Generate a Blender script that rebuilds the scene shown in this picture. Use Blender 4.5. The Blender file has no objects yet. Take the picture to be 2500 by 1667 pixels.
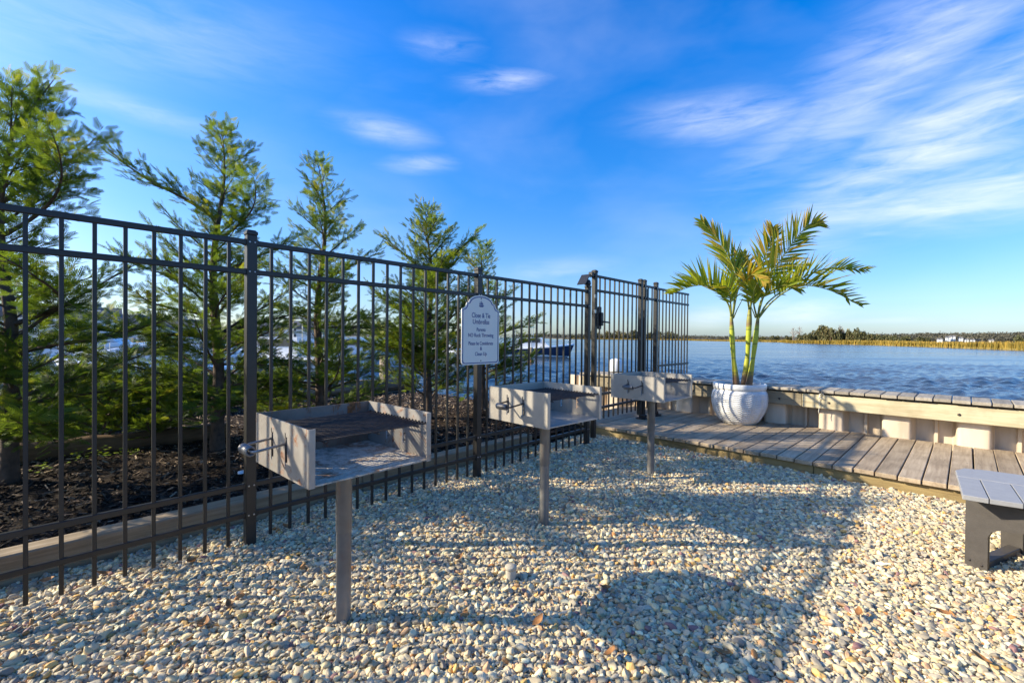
import bpy, bmesh, math, random
import numpy as np
from mathutils import Vector, Matrix

R = math.radians
sc = bpy.context.scene
COL = sc.collection

# ------------------------------------------------------------------ camera
F = 1111.0; CX = 1250.0; CY = 833.5; CAMH = 1.25
ROLL = 0.0087; PIT = (CY - 824.0) / F
_f = np.array([0, math.cos(PIT), -math.sin(PIT)]); _u = np.array([0, math.sin(PIT), math.cos(PIT)]); _r = np.array([1.0, 0, 0])
UP = _u * math.cos(ROLL) - _r * math.sin(ROLL); RT = _r * math.cos(ROLL) + _u * math.sin(ROLL); FW = _f
def ray(u, v): return FW + RT * (u - CX) / F - UP * (v - CY) / F
def on_z(u, v, z=0.0):                        # where a pixel's ray meets a level plane
    d = ray(u, v); t = (z - CAMH) / d[2]; return Vector((d[0] * t, d[1] * t, z))
def at_y(u, v, y):                            # where it meets the upright plane at depth y
    d = ray(u, v); t = y / d[1]; return Vector((d[0] * t, y, CAMH + d[2] * t))
cd = bpy.data.cameras.new('camera'); cam = bpy.data.objects.new('camera', cd); COL.objects.link(cam)
cd.sensor_width = 36.0; cd.lens = F / 2500.0 * 36.0; cd.clip_start = 0.05; cd.clip_end = 9000
cam.matrix_world = Matrix(((RT[0], UP[0], -FW[0], 0), (RT[1], UP[1], -FW[1], 0), (RT[2], UP[2], -FW[2], CAMH), (0, 0, 0, 1)))
sc.camera = cam

# ------------------------------------------------------------------ light
SUN_EL = R(27.0); SUN_AZ = R(-90.0)           # sun stands to the left of the view (-X)
sd = bpy.data.lights.new('sun', 'SUN'); sun = bpy.data.objects.new('sun', sd); COL.objects.link(sun)
sd.energy = 3.2; sd.angle = R(0.55); sd.color = (1.0, 0.90, 0.70)
ldir = Vector((math.cos(SUN_EL), 0.01, -math.sin(SUN_EL)))
sun.rotation_euler = ldir.to_track_quat('-Z', 'Y').to_euler()
vs = sc.view_settings; vs.view_transform = 'Standard'; vs.look = 'None'; vs.gamma = 1.0; vs.use_curve_mapping = False
vs.exposure = 1.42

world = bpy.data.worlds.new('World'); sc.world = world; world.use_nodes = True
wt = world.node_tree; wt.nodes.clear()
class NT:
    """tiny node helper"""
    def __init__(s, tree): s.t = tree
    def n(s, typ, **kw):
        nd = s.t.nodes.new(typ)
        for k, v in kw.items():
            if k in nd.bl_rna.properties: setattr(nd, k, v)
        return nd
    def l(s, a, b): s.t.links.new(a, b)
    def put(s, sock, v):
        if hasattr(v, 'is_linked') or isinstance(v, bpy.types.NodeSocket): s.l(v, sock)
        else: sock.default_value = v
    def m(s, op, a, b=None, c=None, clamp=False):
        nd = s.t.nodes.new('ShaderNodeMath'); nd.operation = op; nd.use_clamp = clamp
        s.put(nd.inputs[0], a)
        if b is not None: s.put(nd.inputs[1], b)
        if c is not None: s.put(nd.inputs[2], c)
        return nd.outputs[0]
    def mix(s, fac, a, b, typ='MIX'):
        nd = s.t.nodes.new('ShaderNodeMix'); nd.data_type = 'RGBA'; nd.blend_type = typ
        s.put(nd.inputs[0], fac); s.put(nd.inputs[6], a); s.put(nd.inputs[7], b)
        return nd.outputs[2]
    def ramp(s, fac, stops, interp='LINEAR'):
        nd = s.t.nodes.new('ShaderNodeValToRGB'); cr = nd.color_ramp; cr.interpolation = interp
        while len(cr.elements) < len(stops): cr.elements.new(0.5)
        for e, (p, c) in zip(cr.elements, stops):
            e.position = p; e.color = (c, c, c, 1) if isinstance(c, (int, float)) else (*c[:3], 1)
        s.put(nd.inputs[0], fac); return nd.outputs[0]
    def noise(s, vec, scale, detail=4, rough=0.55, dist=0.0):
        nd = s.t.nodes.new('ShaderNodeTexNoise')
        nd.inputs['Scale'].default_value = scale; nd.inputs['Detail'].default_value = detail
        nd.inputs['Roughness'].default_value = rough; nd.inputs['Distortion'].default_value = dist
        if vec is not None: s.l(vec, nd.inputs['Vector'])
        return nd.outputs['Fac']
    def mapping(s, vec, loc=(0, 0, 0), rot=(0, 0, 0), scale=(1, 1, 1)):
        nd = s.t.nodes.new('ShaderNodeMapping'); s.l(vec, nd.inputs[0])
        nd.inputs['Location'].default_value = loc; nd.inputs['Rotation'].default_value = rot; nd.inputs['Scale'].default_value = scale
        return nd.outputs[0]
w = NT(wt)
tc = w.n('ShaderNodeTexCoord'); sep = w.n('ShaderNodeSeparateXYZ'); w.l(tc.outputs['Generated'], sep.inputs[0])
sky = w.n('ShaderNodeTexSky'); sky.sky_type = 'NISHITA'; sky.sun_disc = False
sky.sun_elevation = SUN_EL; sky.sun_rotation = SUN_AZ; sky.altitude = 0; sky.air_density = 1.0; sky.dust_density = 1.0; sky.ozone_density = 2.2
hsv = w.n('ShaderNodeHueSaturation'); hsv.inputs['Saturation'].default_value = 1.5; hsv.inputs['Value'].default_value = 1.0
hsv.inputs['Hue'].default_value = 0.508
w.l(sky.outputs[0], hsv.inputs['Color'])
az = w.m('ARCTAN2', sep.outputs[0], sep.outputs[1]); el = w.m('ARCSINE', sep.outputs[2])
def sky_ang(px, py):
    d = ray(px * 1.0629, py * 1.0629); d = d / np.linalg.norm(d)
    return math.atan2(d[0], d[1]), math.asin(d[2])
cmb = w.n('ShaderNodeCombineXYZ'); w.l(az, cmb.inputs[0]); w.l(el, cmb.inputs[1])
wisp = w.noise(w.mapping(cmb.outputs[0], rot=(0, 0, R(-14)), scale=(2.2, 9.0, 1)), 1.6, 7, 0.55, 0.5)
fine = w.noise(w.mapping(cmb.outputs[0], rot=(0, 0, R(-20)), scale=(3.0, 16.0, 1)), 3.0, 6, 0.6, 0.6)
soft = w.noise(w.mapping(cmb.outputs[0], loc=(3, 1, 0), rot=(0, 0, R(25)), scale=(1.5, 3.2, 1)), 1.5, 5, 0.5, 0.3)
total = w.m('MULTIPLY', w.ramp(soft, [(0.42, 0), (0.75, 1)]), w.m('ADD', w.m('MULTIPLY', wisp, 0.45), 0.02))
total = w.m('MULTIPLY', total, 0.55)
# wisps of cirrus and low cumulus: centre (px, py in a 2352-wide print), half sizes in radians, tilt, strength
for px, py, a, b, rot, st in [(1160, 185, .075, .016, 2, .95), (880, 300, .085, .022, -3, .62), (965, 378, .07, .016, 6, .58),
                              (2150, 330, .26, .075, 28, .95), (2300, 430, .22, .045, 4, 1.0), (1680, 270, .14, .035, -6, .8),
                              (2080, 130, .22, .08, 32, .7), (1900, 240, .2, .05, 30, .5), (1020, 108, .07, .02, 0, .42), (2020, 535, .07, .01, 2, .45),
                              (280, 240, .18, .02, -4, .35), (240, 60, .3, .06, 10, .3), (1840, 715, .075, .026, 0, .75), (1640, 725, .06, .02, 10, .6),
                              (1280, 620, .12, .02, 5, .4), (2000, 735, .1, .008, 0, .3)]:
    ca, ce = sky_ang(px, py); c_, s_ = math.cos(R(rot)), math.sin(R(rot))
    dx = w.m('SUBTRACT', az, ca); dy = w.m('SUBTRACT', el, ce)
    xr = w.m('MULTIPLY', w.m('ADD', w.m('MULTIPLY', dx, c_), w.m('MULTIPLY', dy, s_)), 1 / a)
    yr = w.m('MULTIPLY', w.m('SUBTRACT', w.m('MULTIPLY', dy, c_), w.m('MULTIPLY', dx, s_)), 1 / b)
    g = w.m('POWER', 2.718, w.m('MULTIPLY', w.m('ADD', w.m('MULTIPLY', xr, xr), w.m('MULTIPLY', yr, yr)), -1.0))
    nz = w.m('ADD', w.m('MULTIPLY', w.ramp(wisp, [(.3, 0), (.68, 1)]), .65), w.m('MULTIPLY', w.ramp(fine, [(.35, 0), (.7, 1)]), .45))
    total = w.m('MAXIMUM', total, w.m('MULTIPLY', w.m('MULTIPLY', g, nz), st))
cl = w.m('MULTIPLY', total, 0.78, clamp=True)
tone = w.ramp(w.m('MULTIPLY', el, 1 / 1.571, clamp=True), [(.0, (.43, .51, .76)), (.04, (.36, .43, .64)), (.13, (.49, .53, .60)), (.21, (.54, .61, .68)), (.34, (.56, .68, .77))])
col = w.mix(cl, w.mix(1.0, hsv.outputs[0], tone, 'MULTIPLY'), (3.1, 3.2, 3.5, 1))
bg = w.n('ShaderNodeBackground'); bg.inputs['Strength'].default_value = 0.15; w.l(col, bg.inputs[0])
wo = w.n('ShaderNodeOutputWorld'); w.l(bg.outputs[0], wo.inputs[0])

rng = np.random.default_rng(7)
random.seed(7)

# ------------------------------------------------------------------ object helpers
def tag(o, label=None, cat=None, group=None, kind=None):
    if label: o['label'] = label
    if cat: o['category'] = cat
    if group: o['group'] = group
    if kind: o['kind'] = kind
    return o
def thing(name, label, cat, loc=(0, 0, 0), rz=0.0, group=None):
    o = bpy.data.objects.new(name, None); COL.objects.link(o); o.empty_display_size = 0.1
    o.location = loc; o.rotation_euler = (0, 0, rz)
    return tag(o, label, cat, group)
def link(name, mesh, mat=None, parent=None, loc=None, rot=None):
    o = bpy.data.objects.new(name, mesh); COL.objects.link(o)
    if mat is not None and len(mesh.materials) == 0: mesh.materials.append(mat)
    if parent is not None: o.parent = parent
    if loc is not None: o.location = loc
    if rot is not None: o.rotation_euler = rot
    return o
def mesh_pd(name, v, f, smooth=False):
    me = bpy.data.meshes.new(name); me.from_pydata([tuple(x) for x in v], [], f); me.update()
    if smooth: me.polygons.foreach_set('use_smooth', [True] * len(me.polygons))
    return me
def np_mesh(name, verts, faces, smooth=False):
    """verts (n,3), faces (m,k) arrays of one size"""
    me = bpy.data.meshes.new(name); n, k = len(faces), faces.shape[1]
    me.vertices.add(len(verts)); me.vertices.foreach_set('co', np.ascontiguousarray(verts, np.float32).ravel())
    me.loops.add(n * k); me.loops.foreach_set('vertex_index', np.ascontiguousarray(faces, np.int32).ravel())
    me.polygons.add(n); me.polygons.foreach_set('loop_start', np.arange(0, n * k, k, dtype=np.int32))
    me.polygons.foreach_set('loop_total', np.full(n, k, np.int32))
    if smooth: me.polygons.foreach_set('use_smooth', np.ones(n, bool))
    me.update(calc_edges=True); return me
class MB:
    """collects shapes into one mesh"""
    def __init__(s): s.v = []; s.f = []
    def add(s, v, f):
        o = len(s.v); s.v += [tuple(x) for x in v]; s.f += [tuple(i + o for i in q) for q in f]; return s
    def box(s, x0, x1, y0, y1, z0, z1, b=0.0, M=None):
        if b <= 0:
            v = [(x, y, z) for z in (z0, z1) for y in (y0, y1) for x in (x0, x1)]
            f = [(0, 2, 3, 1), (4, 5, 7, 6), (0, 1, 5, 4), (2, 6, 7, 3), (0, 4, 6, 2), (1, 3, 7, 5)]
        else:
            bm = bmesh.new(); bmesh.ops.create_cube(bm, size=1)
            for q in bm.verts: q.co = Vector(((x0 + x1) / 2 + q.co.x * (x1 - x0), (y0 + y1) / 2 + q.co.y * (y1 - y0), (z0 + z1) / 2 + q.co.z * (z1 - z0)))
            bmesh.ops.bevel(bm, geom=bm.edges[:], offset=b, segments=1, affect='EDGES')
            bm.verts.index_update(); v = [q.co.copy() for q in bm.verts]; f = [tuple(q.index for q in p.verts) for p in bm.faces]; bm.free()
        if M is not None: v = [M @ Vector(q) for q in v]
        return s.add(v, f)
    def tube(s, pts, rad, n=8, cap=True):
        pts = [Vector(p) for p in pts]; m = len(pts); rads = rad if hasattr(rad, '__len__') else [rad] * m
        o = len(s.v); a = None
        for i, p in enumerate(pts):
            t = (pts[min(i + 1, m - 1)] - pts[max(i - 1, 0)]).normalized()
            if a is None: a = t.orthogonal().normalized()
            a = (a - t * a.dot(t)).normalized(); b = t.cross(a)
            for k in range(n):
                c = 2 * math.pi * k / n; s.v.append(tuple(p + (a * math.cos(c) + b * math.sin(c)) * rads[i]))
        for i in range(m - 1):
            for k in range(n):
                k2 = (k + 1) % n; s.f.append((o + i * n + k, o + i * n + k2, o + (i + 1) * n + k2, o + (i + 1) * n + k))
        if cap:
            s.f.append(tuple(o + k for k in reversed(range(n)))); s.f.append(tuple(o + (m - 1) * n + k for k in range(n)))
        return s
    def prism(s, poly, z0, z1, M=None):
        n = len(poly); v = [(x, y, z0) for x, y in poly] + [(x, y, z1) for x, y in poly]
        f = [tuple(reversed(range(n))), tuple(range(n, 2 * n))] + [(i, (i + 1) % n, n + (i + 1) % n, n + i) for i in range(n)]
        if M is not None: v = [M @ Vector(q) for q in v]
        return s.add(v, f)
    def lathe(s, prof, n=32, c=(0, 0)):
        o = len(s.v)
        for r, z in prof:
            for k in range(n): a = 2 * math.pi * k / n; s.v.append((c[0] + r * math.cos(a), c[1] + r * math.sin(a), z))
        for i in range(len(prof) - 1):
            for k in range(n): k2 = (k + 1) % n; s.f.append((o + i * n + k, o + i * n + k2, o + (i + 1) * n + k2, o + (i + 1) * n + k))
        return s
    def mesh(s, name, smooth=False): return mesh_pd(name, s.v, s.f, smooth)
    def build(s, name, mat, parent=None, smooth=False, loc=None): return link(name, s.mesh(name, smooth), mat, parent, loc)
def auto_smooth(o, ang=40):
    me = o.data; me.polygons.foreach_set('use_smooth', [True] * len(me.polygons))
    bm = bmesh.new(); bm.from_mesh(me)
    for e in bm.edges: e.smooth = not (len(e.link_faces) == 2 and e.calc_face_angle(0) > R(ang))
    bm.to_mesh(me); bm.free()
def plate(name, outer, holes, th):
    """flat plate of thickness th with real holes, in XY, thickness along Z"""
    cu = bpy.data.curves.new(name, 'CURVE'); cu.dimensions = '2D'; cu.fill_mode = 'BOTH'; cu.extrude = th / 2
    for poly in [outer] + holes:
        sp = cu.splines.new('POLY'); sp.points.add(len(poly) - 1); sp.use_cyclic_u = True
        for p, q in zip(sp.points, poly): p.co = (q[0], q[1], 0, 1)
    o = bpy.data.objects.new(name, cu); me = bpy.data.meshes.new_from_object(o); me.name = name
    bpy.data.objects.remove(o); bpy.data.curves.remove(cu); me.materials.clear(); return me
def text_mesh(txt, size, xs=1.0):
    cu = bpy.data.curves.new('t', 'FONT'); cu.body = txt; cu.size = size; cu.align_x = 'CENTER'; cu.extrude = 0.0006; cu.offset = size * .006
    o = bpy.data.objects.new('t', cu); me = bpy.data.meshes.new_from_object(o); me.name = 'lettering'
    bpy.data.objects.remove(o); bpy.data.curves.remove(cu); me.materials.clear()
    for v in me.vertices: v.co.x *= xs
    return me

# ------------------------------------------------------------------ materials
def new_mat(name, rough=0.6, metal=0.0, spec=0.5):
    m = bpy.data.materials.new(name); m.use_nodes = True; t = m.node_tree; t.nodes.clear(); k = NT(t)
    b = k.n('ShaderNodeBsdfPrincipled'); o = k.n('ShaderNodeOutputMaterial'); k.l(b.outputs[0], o.inputs[0])
    b.inputs['Roughness'].default_value = rough; b.inputs['Metallic'].default_value = metal
    b.inputs['Specular IOR Level'].default_value = spec
    return m, k, b, o
def coords(k, kind='Object', vary=True):
    tcn = k.n('ShaderNodeTexCoord'); v = tcn.outputs[kind]
    if vary:
        oi = k.n('ShaderNodeObjectInfo'); va = k.n('ShaderNodeVectorMath'); va.operation = 'ADD'
        sca = k.n('ShaderNodeVectorMath'); sca.operation = 'SCALE'; sca.inputs[0].default_value = (37.1, 23.7, 51.3); k.l(oi.outputs['Random'], sca.inputs['Scale'])
        k.l(v, va.inputs[0]); k.l(sca.outputs[0], va.inputs[1]); v = va.outputs[0]
    return v
def bump(k, b, h, strength=0.4, dist=0.01):
    nd = k.n('ShaderNodeBump'); nd.inputs['Strength'].default_value = strength; nd.inputs['Distance'].default_value = dist
    k.l(h, nd.inputs['Height']); k.l(nd.outputs[0], b.inputs['Normal']); return nd
def simple(name, c1, c2, scale=8, rough=0.6, metal=0.0, bs=0.15, spec=0.5, detail=5):
    m, k, b, o = new_mat(name, rough, metal, spec); v = coords(k)
    n = k.noise(v, scale, detail, 0.6); k.l(k.ramp(n, [(0.3, c1), (0.7, c2)]), b.inputs['Base Color'])
    n2 = k.noise(v, scale * 6, 3); bump(k, b, n2, bs, 0.004); return m
def wood(name, dark, mid, light, axis='Y', rough=0.8, knots=0.0, tone=0.16):
    m, k, b, o = new_mat(name, rough, 0, 0.3); v = coords(k)
    sca = {'Y': (14, 0.9, 14), 'X': (0.9, 14, 14), 'Z': (14, 14, 0.9)}[axis]
    g = k.noise(k.mapping(v, scale=sca), 3.0, 8, 0.62, 0.6)
    g2 = k.noise(k.mapping(v, scale=tuple(x * .25 for x in sca)), 2.0, 4, 0.5, 1.0)
    blot = k.noise(v, 3.0, 5, 0.6)
    f = k.m('ADD', k.m('MULTIPLY', g, 0.6), k.m('MULTIPLY', g2, 0.4))
    c = k.ramp(f, [(0.30, dark), (0.48, mid), (0.66, light)])
    c = k.mix(k.ramp(blot, [(0.45, 0), (0.72, 0.45)]), c, (*[x * .55 for x in dark[:3]], 1))
    oi = k.n('ShaderNodeObjectInfo')
    val = k.m('ADD', 1 - tone / 2, k.m('MULTIPLY', oi.outputs['Random'], tone))
    hs = k.n('ShaderNodeHueSaturation'); k.l(val, hs.inputs['Value']); k.l(c, hs.inputs['Color'])
    k.l(hs.outputs[0], b.inputs['Base Color'])
    bump(k, b, f, 0.5, 0.004); return m
FENCE = simple('fence_black', (.012, .0105, .0095), (.020, .0175, .0155), 10, 0.42, 0.0, 0.05, 0.5)
DECKW = wood('deck_wood', (.21, .152, .095), (.37, .28, .182), (.49, .385, .26), 'Y', tone=.42)
CAPW = wood('cap_wood', (.19, .16, .12), (.33, .285, .22), (.43, .38, .30), 'Y', tone=.3)
NEWW = wood('new_rail_wood', (.32, .25, .135), (.49, .415, .26), (.59, .515, .35), 'X', tone=.1)
OLDW = wood('old_rail_wood', (.16, .13, .08), (.27, .22, .14), (.36, .30, .20), 'X', tone=.1)
FASW = wood('fascia_wood', (.20, .135, .06), (.33, .24, .105), (.42, .32, .16), 'X', tone=.1)
TIMB = wood('edging_timber', (.17, .12, .07), (.31, .23, .14), (.43, .335, .225), 'X', tone=.12)
LOGW = wood('grey_log', (.09, .07, .05), (.22, .17, .12), (.40, .34, .27), 'X', tone=.3)
BARK = simple('cypress_bark', (.055, .036, .024), (.16, .105, .07), 14, 0.9, 0, 0.8)
def leaf_mat(name, lo, hi, yel, trans=0.35, spec=0.25):
    m, k, b, o = new_mat(name, 0.6, 0, spec)
    a = k.n('ShaderNodeAttribute'); a.attribute_name = 'tint'
    c = k.ramp(a.outputs['Fac'], [(0.0, lo), (0.6, hi), (1.0, yel)]); k.l(c, b.inputs['Base Color'])
    tr = k.n('ShaderNodeBsdfTranslucent'); k.l(k.mix(1.0, c, (1.3, 1.25, .6, 1), 'MULTIPLY'), tr.inputs[0])
    mx = k.n('ShaderNodeMixShader'); mx.inputs[0].default_value = trans
    k.l(b.outputs[0], mx.inputs[1]); k.l(tr.outputs[0], mx.inputs[2]); k.l(mx.outputs[0], o.inputs[0]); return m
CYP = leaf_mat('cypress_foliage', (.05, .10, .020), (.16, .225, .032), (.31, .30, .042), .50)
PALM = leaf_mat('palm_leaf', (.07, .15, .014), (.33, .37, .03), (.56, .38, .06), .5)
MARSH = leaf_mat('marsh_grass', (.16, .13, .03), (.42, .27, .05), (.55, .36, .09), .2, .1)
FAR = leaf_mat('far_foliage', (.060, .066, .034), (.13, .125, .055), (.22, .17, .085), .15, .1)
WEED = leaf_mat('weed_leaf', (.10, .18, .02), (.28, .38, .03), (.45, .50, .05), .4)
SOIL = simple('soil', (.02, .014, .010), (.06, .04, .026), 60, 0.95, 0, 1.0)
WHITE = simple('white_paint', (.74, .74, .72), (.82, .82, .80), 5, 0.35, 0, 0.03)
GLASS = simple('dark_glass', (.02, .03, .045), (.05, .07, .09), 3, 0.08, 0, 0.0, 0.8)
BLACK = simple('black_plastic', (.010, .010, .011), (.018, .018, .02), 20, 0.4, 0, 0.05)
CHROME = simple('bright_metal', (.35, .35, .36), (.55, .55, .55), 20, 0.3, 0.9, 0.05)
NAVY = simple('navy_paint', (.035, .06, .20), (.045, .07, .23), 10, 0.5, 0, 0.0)
POTM = simple('white_glazed_ceramic', (.52, .51, .49), (.70, .69, .66), 6, 0.25, 0, 0.05, 0.6)
SPRING = simple('spring_steel', (.16, .15, .14), (.30, .29, .28), 20, 0.4, 0.6, 0.05)
STEEL = simple('dark_iron', (.030, .024, .021), (.085, .065, .052), 30, 0.55, 0.3, 0.3)

def grill_mat(name, base1, base2, rust):
    m, k, b, o = new_mat(name, 0.55, 0.25, 0.5); v = coords(k)
    n = k.noise(v, 5, 6, 0.6); fine = k.noise(v, 60, 4)
    c = k.ramp(n, [(0.3, base1), (0.7, base2)])
    st = k.noise(k.mapping(v, scale=(9, 9, 1.3)), 2.2, 6, 0.65, 0.4)
    sp = k.noise(v, 16, 6, 0.7)
    f = k.m('MULTIPLY', k.ramp(st, [(0.51, 0), (0.64, 1)]), k.ramp(sp, [(0.42, 0), (0.6, 1)]))
    f = k.m('MULTIPLY', f, rust, clamp=True)
    c = k.mix(f, c, k.ramp(fine, [(.3, (.10, .035, .015)), (.7, (.36, .14, .045))]))
    k.l(c, b.inputs['Base Color']); k.l(k.m('ADD', 0.45, k.m('MULTIPLY', f, .45)), b.inputs['Roughness'])
    bump(k, b, k.m('ADD', fine, k.m('MULTIPLY', f, 2)), 0.25, 0.002); return m
GR1 = grill_mat('weathered_grill_steel', (.27, .243, .21), (.39, .352, .305), 1.0)
GR2 = grill_mat('grey_grill_steel', (.36, .325, .275), (.44, .40, .34), 0.12)
GRI = grill_mat('burnt_steel', (.11, .085, .07), (.24, .21, .185), 1.6)
PIPE = grill_mat('pipe_steel', (.125, .115, .104), (.235, .22, .20), 0.25)
m, k, b, o = new_mat('ash_floor', .95, 0, .1); v = coords(k)
n = k.noise(v, 9, 8, .7); n2 = k.noise(v, 26, 6, .7); n3 = k.noise(v, 4, 4, .6)
c = k.ramp(n2, [(.3, (.20, .15, .11)), (.5, (.52, .44, .34)), (.7, (.72, .63, .51))])
c = k.mix(k.m('MULTIPLY', k.ramp(n, [(.52, 0), (.62, 1)]), .85), c, (.30, .12, .045, 1)); k.l(c, b.inputs['Base Color']); bump(k, b, n2, 1.0, .02); ASH = m

# vinyl sheet piling
m, k, b, o = new_mat('vinyl_sheet', .45, 0, .4); v = coords(k)
n = k.noise(k.mapping(v, scale=(3, 3, .6)), 2, 6, .6, .3); n2 = k.noise(v, 40, 3)
k.l(k.ramp(n, [(.3, (.48, .375, .265)), (.55, (.63, .515, .385)), (.75, (.69, .58, .445))]), b.inputs['Base Color']); bump(k, b, n2, .05, .003); VINYL = m

# water
m, k, b, o = new_mat('river_water', .12, 0, .5); b.inputs['IOR'].default_value = 1.33
tcn = k.n('ShaderNodeTexCoord'); v = tcn.outputs['Object']
n1 = k.noise(k.mapping(v, rot=(0, 0, R(20)), scale=(.55, 1.3, 1)), 2.1, 7, .62, .25)
n2 = k.noise(k.mapping(v, rot=(0, 0, R(-15)), scale=(.02, .09, 1)), 1.6, 4, .6, .2)
n3 = k.noise(k.mapping(v, rot=(0, 0, R(8)), scale=(.10, .30, 1)), 1.5, 5, .6, .3)
k.l(k.ramp(n2, [(.35, (.014, .028, .044)), (.65, (.034, .056, .080))]), b.inputs['Base Color'])
h = k.m('ADD', n1, k.m('MULTIPLY', n3, 2.6)); bump(k, b, h, 1.0, .05); k.l(k.ramp(n2, [(.3, .08), (.7, .22)]), b.inputs['Roughness']); WATER = m

# pebbles: colour comes with each stone
m, k, b, o = new_mat('pebble', .62, 0, .35)
a = k.n('ShaderNodeAttribute'); a.attribute_type = 'INSTANCER'; a.attribute_name = 'col'
v = coords(k); n = k.noise(v, 60, 5, .6); n2 = k.noise(v, 25, 3)
c = k.mix(1.0, a.outputs['Color'], k.ramp(n, [(.3, .72), (.7, 1.12)]), 'MULTIPLY'); k.l(c, b.inputs['Base Color']); bump(k, b, n, .3, .002); PEB = m
m, k, b, o = new_mat('gravel_bed', .9, 0, .2); v = coords(k, vary=False)
vo = k.n('ShaderNodeTexVoronoi'); vo.inputs['Scale'].default_value = 34; k.l(v, vo.inputs['Vector'])
k.l(k.mix(k.ramp(vo.outputs['Distance'], [(.1, 0), (.6, 1)]), k.mix(.55, vo.outputs['Color'], (.42, .37, .30, 1)), (.05, .045, .04, 1)), b.inputs['Base Color'])
bump(k, b, k.m('MULTIPLY', vo.outputs['Distance'], -1.0), .8, .03); GBED = m
m, k, b, o = new_mat('mulch', .95, 0, .15); v = coords(k, vary=False)
n = k.noise(k.mapping(v, scale=(1, 2.2, 1)), 34, 8, .7, .5); n2 = k.noise(v, 1.6, 5, .6)
k.l(k.mix(k.ramp(n2, [(.4, 0), (.66, .6)]), k.ramp(n, [(.35, (.012, .009, .007)), (.6, (.06, .042, .03)), (.75, (.15, .105, .072))]), (.10, .065, .04, 1)), b.inputs['Base Color'])
bump(k, b, n, 1.0, .05); MULCH = m
m, k, b, o = new_mat('mulch_chip', .9, 0, .2); a = k.n('ShaderNodeAttribute'); a.attribute_name = 'tint'
k.l(k.ramp(a.outputs['Fac'], [(0, (.008, .006, .005)), (.5, (.045, .031, .023)), (.85, (.18, .122, .08)), (1, (.40, .30, .20))]), b.inputs['Base Color']); CHIP = m

# ------------------------------------------------------------------ frames of reference
FA = 0.82335; FD = Vector((math.cos(FA), math.sin(FA), 0)); FN = Vector((math.sin(FA), -math.cos(FA), 0)); FP = Vector((-1.556, 2.708, 0))
def fp(t, o=0.0, z=0.0): return FP + FD * t - FN * o + Vector((0, 0, z))      # t along the fence, o behind it (tree side)
q = math.sqrt(.5)
def wp(s, n, z=0.0): return Vector(((s + n) * q, (n - s) * q, z))              # s along the sea wall, n out to the river
WM = Matrix(((q, q, 0, 0), (-q, q, 0, 0), (0, 0, 1, 0), (0, 0, 0, 1)))         # local x = s, y = n
WROT = -math.pi / 4
DECKZ = 0.13; WATERZ = -0.95

# ------------------------------------------------------------------ setting
def ground_sheet(name, poly, z, mat, div=None, amp=0.0, scale=1.0):
    if not div:
        o = MB().add([(x, y, z) for x, y in poly], [tuple(range(len(poly)))]).build(name, mat)
    return tag(o, kind='structure')
def river():
    """real waves near the wall, flattening to a sheet that reaches the horizon"""
    r_ = np.random.default_rng(31)
    ys = [6.0]
    while ys[-1] < 260: ys.append(ys[-1] + max(.055, .0042 * ys[-1] ** 1.25))
    ys = np.array(ys); nx_ = 560; xf = np.linspace(-1, 1, nx_)
    Y = np.repeat(ys[:, None], nx_, 1); X = xf[None, :] * (Y * 1.25 + 3.0)
    dxx = (Y * 1.25 + 3) * 2 / nx_; dyy = np.gradient(ys)[:, None] + 0 * X; cell = np.maximum(dxx * .8, dyy)
    Z = np.zeros_like(X)
    for i in range(90):
        lam = .17 * (9.0) ** r_.random(); th = R(-62) + r_.normal(0, .55); ph = r_.uniform(0, 6.28); kk = 6.283 / lam
        amp = .0105 * lam ** .95 * r_.uniform(.5, 1.3); fade = np.clip(lam / (cell * 2.2) - .6, 0, 1)
        wob = .9 * np.sin(X * .35 / lam * .6 + i) + .9 * np.sin(Y * .3 / lam * .6 + 2 * i)
        q_ = np.sin(kk * (X * math.cos(th) + Y * math.sin(th)) + ph + wob)
        Z += amp * fade * (q_ + .35 * q_ * q_)
    gust = .75 + .35 * np.sin(X * .06 + Y * .11 + 1.2 * np.sin(Y * .05)) * np.sin(Y * .17 + .03 * X)
    Z = Z * gust * np.clip((260 - Y) / 60, 0, 1) + WATERZ
    idx = np.arange(X.size).reshape(X.shape); Fq = np.stack([idx[:-1, :-1], idx[:-1, 1:], idx[1:, 1:], idx[1:, :-1]], -1).reshape(-1, 4)
    V = np.stack([X, Y, Z], -1).reshape(-1, 3); n0 = len(V)
    me_ = np_mesh('water', V, Fq, True)
    o_ = link('water', me_, WATER); tag(o_, kind='structure')
    far_ = MB(); e0, e1 = -(260 * 1.25 + 3), 260 * 1.25 + 3
    c_ = (6 * 1.25 + 3)
    far_.add([(-9000, 260, WATERZ), (9000, 260, WATERZ), (9000, 9000, WATERZ), (-9000, 9000, WATERZ), (e0, 260, WATERZ), (e1, 260, WATERZ), (c_, 6, WATERZ), (9000, 6, WATERZ), (-c_, 6, WATERZ), (-9000, 6, WATERZ)], [(0, 4, 5, 1, 2, 3), (5, 6, 7, 1), (0, 9, 8, 4)])
    f_ = far_.build('water', WATER); tag(f_, kind='structure')
river()

# patio bed below the stones
pa = [fp(-9, .4), fp(3.75, .4), wp(-3.95, 4.99), wp(9, 4.99), (9, -6, 0), (-4, -9, 0)]
bed = MB().prism([(p[0], p[1]) for p in pa], -1.6, -0.012).build('gravel_ground', GBED); tag(bed, kind='structure')

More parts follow.
